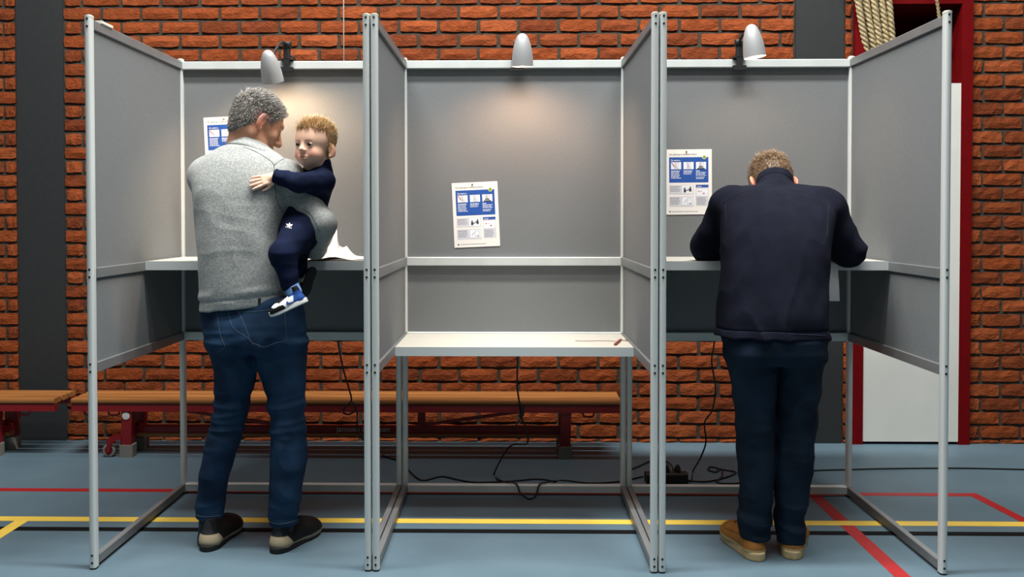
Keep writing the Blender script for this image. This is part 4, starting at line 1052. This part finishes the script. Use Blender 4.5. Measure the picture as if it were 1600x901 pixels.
t2.cut(lambda P: np.maximum(-((P-cuffp)@wd_.astype(np.float32)-.012), np.linalg.norm(P-cuffp, axis=1)-.09)*np.float32(1) if False else np.where(np.linalg.norm(P-cuffp, axis=1) < .06, -((P-cuffp)@wd_.astype(np.float32)-.010), np.float32(1.)), .003)
t2.disp = dkid; t2.amp = .009
tt2 = t2.build('tracksuit_top', M_kidnavy, None, (-1.0, .0, 1.02), (-.62, .60, 1.56), .003); under(tt2, p2)
q2 = Solid()
q2.u(cap(at(470, 352, .26), at(464, 366, .26), .080, .085), .02).limb([hipN, knN], [.064, .050], .03).u(cap(knN, at(451, 432, .085), .049, .036), .02).u(cap(at(451, 431, .085), at(452, 443, .085), .035, .033), .006)
q2.limb([hipF, knF, anF], [.064, .05, .036], .03)
q2.disp = folds([((14, 14, 10), .003, True), ((8, 8, 26), .003, True)], 9.4); q2.amp = .008
tq2 = q2.build('tracksuit_trousers', M_kidnavy, None, (-1.05, .0, .96), (-.62, .58, 1.36), .003); under(tq2, p2)
s_ = Solid(); s_.u(cap(at(453, 441, .085), at(459, 456, .085), .0285, .030), .01); s_.disp = folds([((10, 10, 60), .0018, True)], 2.); o = s_.build('sock', M_sock, None, (-1.05, .0, .90), (-.72, .2, 1.12), .002); under(o, p2)

def col_kid(L):
    x, y, z = L.T; c = np.tile(lin(228, 230, 232), (len(L), 1)); blk = lin(24, 22, 20); blu = lin(36, 76, 146)
    c[(y > .165+(z-.04)*.2) & (z < .052+(y-.165)*.15)] = blk; c[(y > .12) & (z > .094-.30*(y-.12))] = blk; c[y > .262] = blk
    c[((y-.222)/.030)**2+((z-.070)/.016)**2 < 1] = lin(228, 230, 232)
    c[y < .092-(z-.04)*.35] = blu; c[(z > .086) & (y < .115)] = lin(34, 70, 134); c[(z > .106)] = lin(22, 24, 30); c[(y > .085) & (y < .20) & (z > .088+.0*y) & (z > .112-.22*(y-.05))] = blk
    return c
def kid_shoe(heel, toe, up, label):
    F = frame(toe-heel, up, heel, np.linalg.norm(toe-heel)/.287)
    sh, so = shoe_parts(F, 1, None, 'shoe', {'upper': M_leather, 'sole': M_whitesole}, {'sole': .036, 'high': .112}, label); paint_shoe(sh, F, col_kid); return sh, so, F
hk1, tk1 = at(481, 471, .075), at(424, 497, .045)
sh, so, F = kid_shoe(hk1, tk1, (-.30, .05, .95), 'near sneaker of white, black and blue leather'); under(sh, p2)
# curved tick on the outer side of the sneaker
Tsh = bvh(sh)
def decal(tree, poly, m, name, par, lift=.0012):
    pts = []; 
    for p in poly:
        r = cast(tree, *p)
        if r is None: return None
        pts.append(r[0]+r[1]*lift)
    n = len(pts)//2; vs = pts; fs = [(i, i+1, 2*n-2-i, 2*n-1-i) for i in range(n-1)]
    return under(MB().add(vs, fs).build(name, m, None), par)
o = decal(Tsh, [(447.5, 471), (447.0, 474), (449, 476.5), (453, 475.5), (458, 473), (463, 470), (463.2, 469.6), (458, 471), (454, 472.3), (451, 472.5), (449.5, 471.5), (449.2, 469.6)], M_blueprint, 'curved_tick', p2)
hk3, tk3 = at(491, 418, .33), at(472, 464, .31)
sh2, so2, F2 = kid_shoe(hk3, tk3, (-.5, .82, -.2), 'far sneaker seen from its black sole'); under(sh2, p2)
so2.data.materials.clear(); so2.data.materials.append(M_outsole)
# three-leaf emblem with a word beneath, printed on the trousers
TQ = bvh(tq2)
def leaf(cx, cy, ang, ln, wd):
    a = []
    for t in (0, .25, .55, .8, 1): a.append((t*ln, wd*math.sin(PI*min(1, t*.85+.12))*(1 if t < 1 else 0)))
    up_ = [(cx+l*math.sin(ang)+w_*math.cos(ang), cy-l*math.cos(ang)+w_*math.sin(ang)) for l, w_ in a]; dn_ = [(cx+l*math.sin(ang)-w_*math.cos(ang), cy-l*math.cos(ang)-w_*math.sin(ang)) for l, w_ in reversed(a)]
    return up_+dn_
for ang in (-.72, .12, .95): decal(TQ, leaf(452, 354.2, ang, 6.6, 1.45), M_whiteprint, 'emblem_leaf', p2)
me = text_mesh('adidas', 1.0); vs = [v.co.copy() for v in me.vertices]; fs = [tuple(p.vertices) for p in me.polygons]; x0 = min(v.x for v in vs); x1 = max(v.x for v in vs)
pts = []; ok = True
for v in vs:
    u = (v.x-x0)/(x1-x0); a = (446.3+9.5*u+v.y*3.0*.25, 355.0+2.6*u-v.y*3.0); r = cast(TQ, *a)
    if r is None: ok = False; break
    pts.append(r[0]+r[1]*.0014)
if ok: o = MB().add(pts, fs).build('lettering', M_whiteprint, None); under(o, p2)

# ============ man in the navy jacket
p3 = empty('person', onfloor(1212, 872), 0, 'man in navy jacket, dark jeans and tan shoes, bending over the right booth table', 'person')
H3 = frame((0, math.cos(.85), -math.sin(.85)), (0, .3, 1), at(1207, 288, .59), 1.0)
nk3 = at(1209, 312, .47)
b3 = Solid(); head(b3, H3); b3.u(cap(H3((0, -.030, -.05)), nk3, .052, .054), .03).u(cap(nk3, at(1210, 330, .38), .06, .08), .04).u(cap(at(1210, 330, .38), at(1210, 510, .17), .08, .09), .04)
l_s, l_e, l_w = at(1140, 320, .39), at(1104, 384, .50), at(1160, 388, .70)
r_s, r_e, r_w = at(1288, 324, .39), at(1325, 389, .41), at(1268, 389, .70)
b3.limb([at(1180, 318, .4), l_s, l_e, l_w], [.05, .04, .034, .026]); b3.limb([at(1240, 318, .4), r_s, r_e, r_w], [.05, .04, .034, .026])
hand(b3, frame((.75, .55, -.08), (0, 0, 1), l_w, 1.), -1 if False else 1, .35); hand(b3, frame((-.75, .55, -.08), (0, 0, 1), r_w, 1.), -1, .4)
b3.limb([at(1180, 530, .14), at(1180, 680, .16), at(1182, 838, .17), at(1180, 858, .18)], [.07, .045, .036, .036]); b3.limb([at(1245, 530, .14), at(1243, 680, .16), at(1238, 838, .18), at(1238, 858, .19)], [.07, .045, .036, .036])
body3 = b3.build('body', M_skin, None, (.62, .0, .0), (1.46, .95, 1.66), .0026)
L = H3.loc(coords(body3.data).astype(float)); W = coords(body3.data); n = vnoise((L*40).astype(np.float32))[:, None]; hd = np.linalg.norm(L, axis=1) < .19; x, y, z = L.T
c = np.tile(SKIN, (len(L), 1))*(1+.06*n); er = hd*ss(.068, .084, np.abs(x))*(np.abs(y+.01) < .035)*(np.abs(z) < .045); c = mixc(c, .6*er, lin(232, 138, 116))
mh = hairline1(L)*hd*(np.abs(x) < .081); c = mixc(c, mh, lin(110, 86, 64)); lp = hd*np.exp(-((z+.065)/.010)**2-(x/.024)**2)*(y > .09); c = mixc(c, lp, LIP)
sk = W[:, 2] < .2; c[sk] = lin(84, 92, 100); paint(body3.data, np.clip(c, 0, 1)); under(body3, p3)
eyes_under(H3, (.032, .0835, .008), .0122, p3, sq=.45)
def hmask3(P, N):
    L = H3.loc(P.astype(float)); return hairline1(L)*(np.linalg.norm(L, axis=1) < .17)*(np.abs(L[:, 0]) < .080)
def hdir3(P, N):
    L = H3.loc(P.astype(float)); comb = np.stack([-.35*ss(.04, .1, L[:, 2]), .5*ss(.02, .09, L[:, 2]), -.9*(1-ss(.0, .10, L[:, 2]))], 1)@H3.R.T; return N*.9+comb
def hlen3(P):
    L = H3.loc(P.astype(float)); return .008+.022*ss(.03, .11, L[:, 2])
h = strands('hair', M_brownhair, None, body3.data, hmask3, hdir3, 6500, hlen3, .0010, 3, jit=.28, curl=.15); under(h, p3)
s3 = Solid()
rows = [(540, 1122, 1296, .14, .135), (520, 1121, 1294, .14, .138), (490, 1123, 1292, .155, .142), (460, 1125, 1291, .18, .146), (425, 1127, 1291, .21, .15), (390, 1128, 1292, .25, .152), (364, 1128, 1294, .28, .15), (340, 1126, 1298, .32, .14), (322, 1124, 1302, .355, .125), (308, 1132, 1294, .385, .11), (299, 1144, 1284, .41, .095), (292, 1162, 1258, .435, .08), (287, 1180, 1238, .45, .06)]
s3.u(slices(pslice(rows), .02, 2.5), .01)
s3.u(cap(at(1165, 318, .39), l_s, .06, .074), .05).u(cap(l_s, l_e, .072, .060), .03).u(cap(l_e, l_w, .058, .044), .02)
s3.u(cap(at(1262, 320, .39), r_s, .06, .074), .05).u(cap(r_s, r_e, .072, .064), .03).u(cap(r_e, r_w, .062, .044), .02)
cb, ct_ = at(1210, 304, .44), at(1210, 285, .505); a3 = (ct_-cb)/np.linalg.norm(ct_-cb)
s3.u(cap(cb, ct_, .076, .071), .018); s3.cut(lambda P: -((P-ct_.astype(np.float32))@a3.astype(np.float32)-.004), .006); s3.cut(cap(ct_+a3*.050, ct_+a3*.12, .058, .062), .005)
s3.cut(plane_cut(at(1120, 524, .14), at(1294, 530, .14)), .006)
fo3 = folds([((6, 6, 4), .006, False), ((12, 9, 5), .0065, True)], 6.6); fa3 = folds([((10, 10, 16), .009, True)], 2.9); h0 = at(1120, 524, .14)[2]
def d3(P):
    aw = np.exp(-(np.linalg.norm(P-l_e.astype(np.float32), axis=1)/.14)**2)+np.exp(-(np.linalg.norm(P-r_e.astype(np.float32), axis=1)/.14)**2)
    u = (P-ct_.astype(np.float32))@a3.astype(np.float32)
    d = fo3(P)+fa3(P)*aw+.0025*np.exp(-((P[:, 2]-h0-.028)/.004)**2)-.0035*np.exp(-((P[:, 2]-h0)/.016)**2)
    return d+.004*np.exp(-((u+.035)/.005)**2)*(np.abs(P[:, 0]-ct_[0]) < .12)
s3.disp = d3; s3.amp = .014
sw3 = s3.build('navy_jacket', M_navy, None, (.66, -.02, .78), (1.46, .82, 1.56), .0038); under(sw3, p3)
T3 = bvh(sw3)
sew(T3, [(1130, 318), (1140, 309), (1154, 302), (1170, 298), (1186, 296)], .0016, M_navyseam, 'seam', p3); sew(T3, [(1232, 296), (1252, 299), (1272, 305), (1288, 313), (1297, 322)], .0016, M_navyseam, 'seam', p3)
sew(T3, [(1133, 318), (1134, 332), (1134, 352), (1130, 372)], .0014, M_navyseam, 'seam', p3); sew(T3, [(1295, 322), (1294, 337), (1293, 355), (1292, 372)], .0014, M_navyseam, 'seam', p3)
sew(T3, [(1124, 517), (1150, 518), (1180, 519), (1215, 520), (1250, 522), (1290, 524)], .0012, M_lightseam, 'hem_stitching', p3)
j3 = Solid()
j3.u(slices(pslice([(505, 1132, 1288, .14, .11), (530, 1131, 1289, .135, .125), (550, 1132, 1288, .135, .125), (568, 1134, 1286, .14, .115)]), .03, 2.6), .02)
lgL = [(545, 1132, 1213, .14, .11), (580, 1138, 1213, .145, .10), (610, 1142, 1212, .15, .092), (645, 1147, 1211, .155, .082), (680, 1151, 1209, .16, .076), (710, 1151, 1208, .16, .074), (753, 1156, 1207, .16, .068), (785, 1155, 1207, .165, .066), (805, 1152, 1207, .17, .066), (826, 1154, 1205, .17, .066), (839, 1160, 1203, .17, .062)]
lgR = [(545, 1211, 1288, .14, .11), (580, 1212, 1284, .145, .10), (610, 1213, 1280, .15, .092), (645, 1213, 1276, .155, .082), (680, 1212, 1272, .16, .076), (710, 1211, 1270, .16, .074), (753, 1210, 1267, .165, .068), (803, 1210, 1260, .175, .064), (846, 1215, 1257, .18, .060)]
j3.u(slices(pslice(lgL), .006, 2.1), .010); j3.u(slices(pslice(lgR), .006, 2.1), .010)
za3 = at(1180, 812, .17)[2]; zk3 = at(1180, 660, .16)[2]; fj3 = folds([((7, 7, 4), .006, False), ((9, 9, 10), .006, True)], 4.4); fk3 = folds([((6, 6, 24), .010, True)], 7.7)
def dj3(P):
    z = P[:, 2]; return fj3(P)+fk3(P)*(np.exp(-((z-za3)/.07)**2)+.45*np.exp(-((z-zk3)/.12)**2))
j3.disp = dj3; j3.amp = .014
je3 = j3.build('jeans', M_jeans2, None, (.74, -.02, .04), (1.24, .36, .92), .0038); under(je3, p3)
def col3(L):
    x, y, z = L.T; c = np.tile(lin(150, 100, 48), (len(L), 1)); c = c*(1+.18*vnoise((L*26).astype(np.float32))[:, None]); e = z < .040; c[e] = lin(192, 168, 122)
    m = (np.abs(z-.075+.10*(y-.08)) < .003) & (y > .06) & (y < .2); c[m] *= .6; m = np.abs(y-.19-np.abs(x)*.3) < .003; c[m] *= .6; t = (z > .082) & (y < .1); c[t] = lin(110, 74, 40); return np.clip(c, 0, 1)
M_lace = mat('brown_lace', rgb(96, 66, 38), .8)
ST3 = {'sole': .031, 'high': .092, 's': 1.0, 'lace': M_lace}
man_shoe((1187, 877), (1130, 832), 1, {'upper': M_leather, 'sole': M_cream}, ST3, col3, p3, 'left tan suede shoe with cream sole, toe turned outward')
man_shoe((1237, 874), (1241, 829), 1, {'upper': M_leather, 'sole': M_cream}, ST3, col3, p3, 'right tan suede shoe with cream sole, seen from its heel')
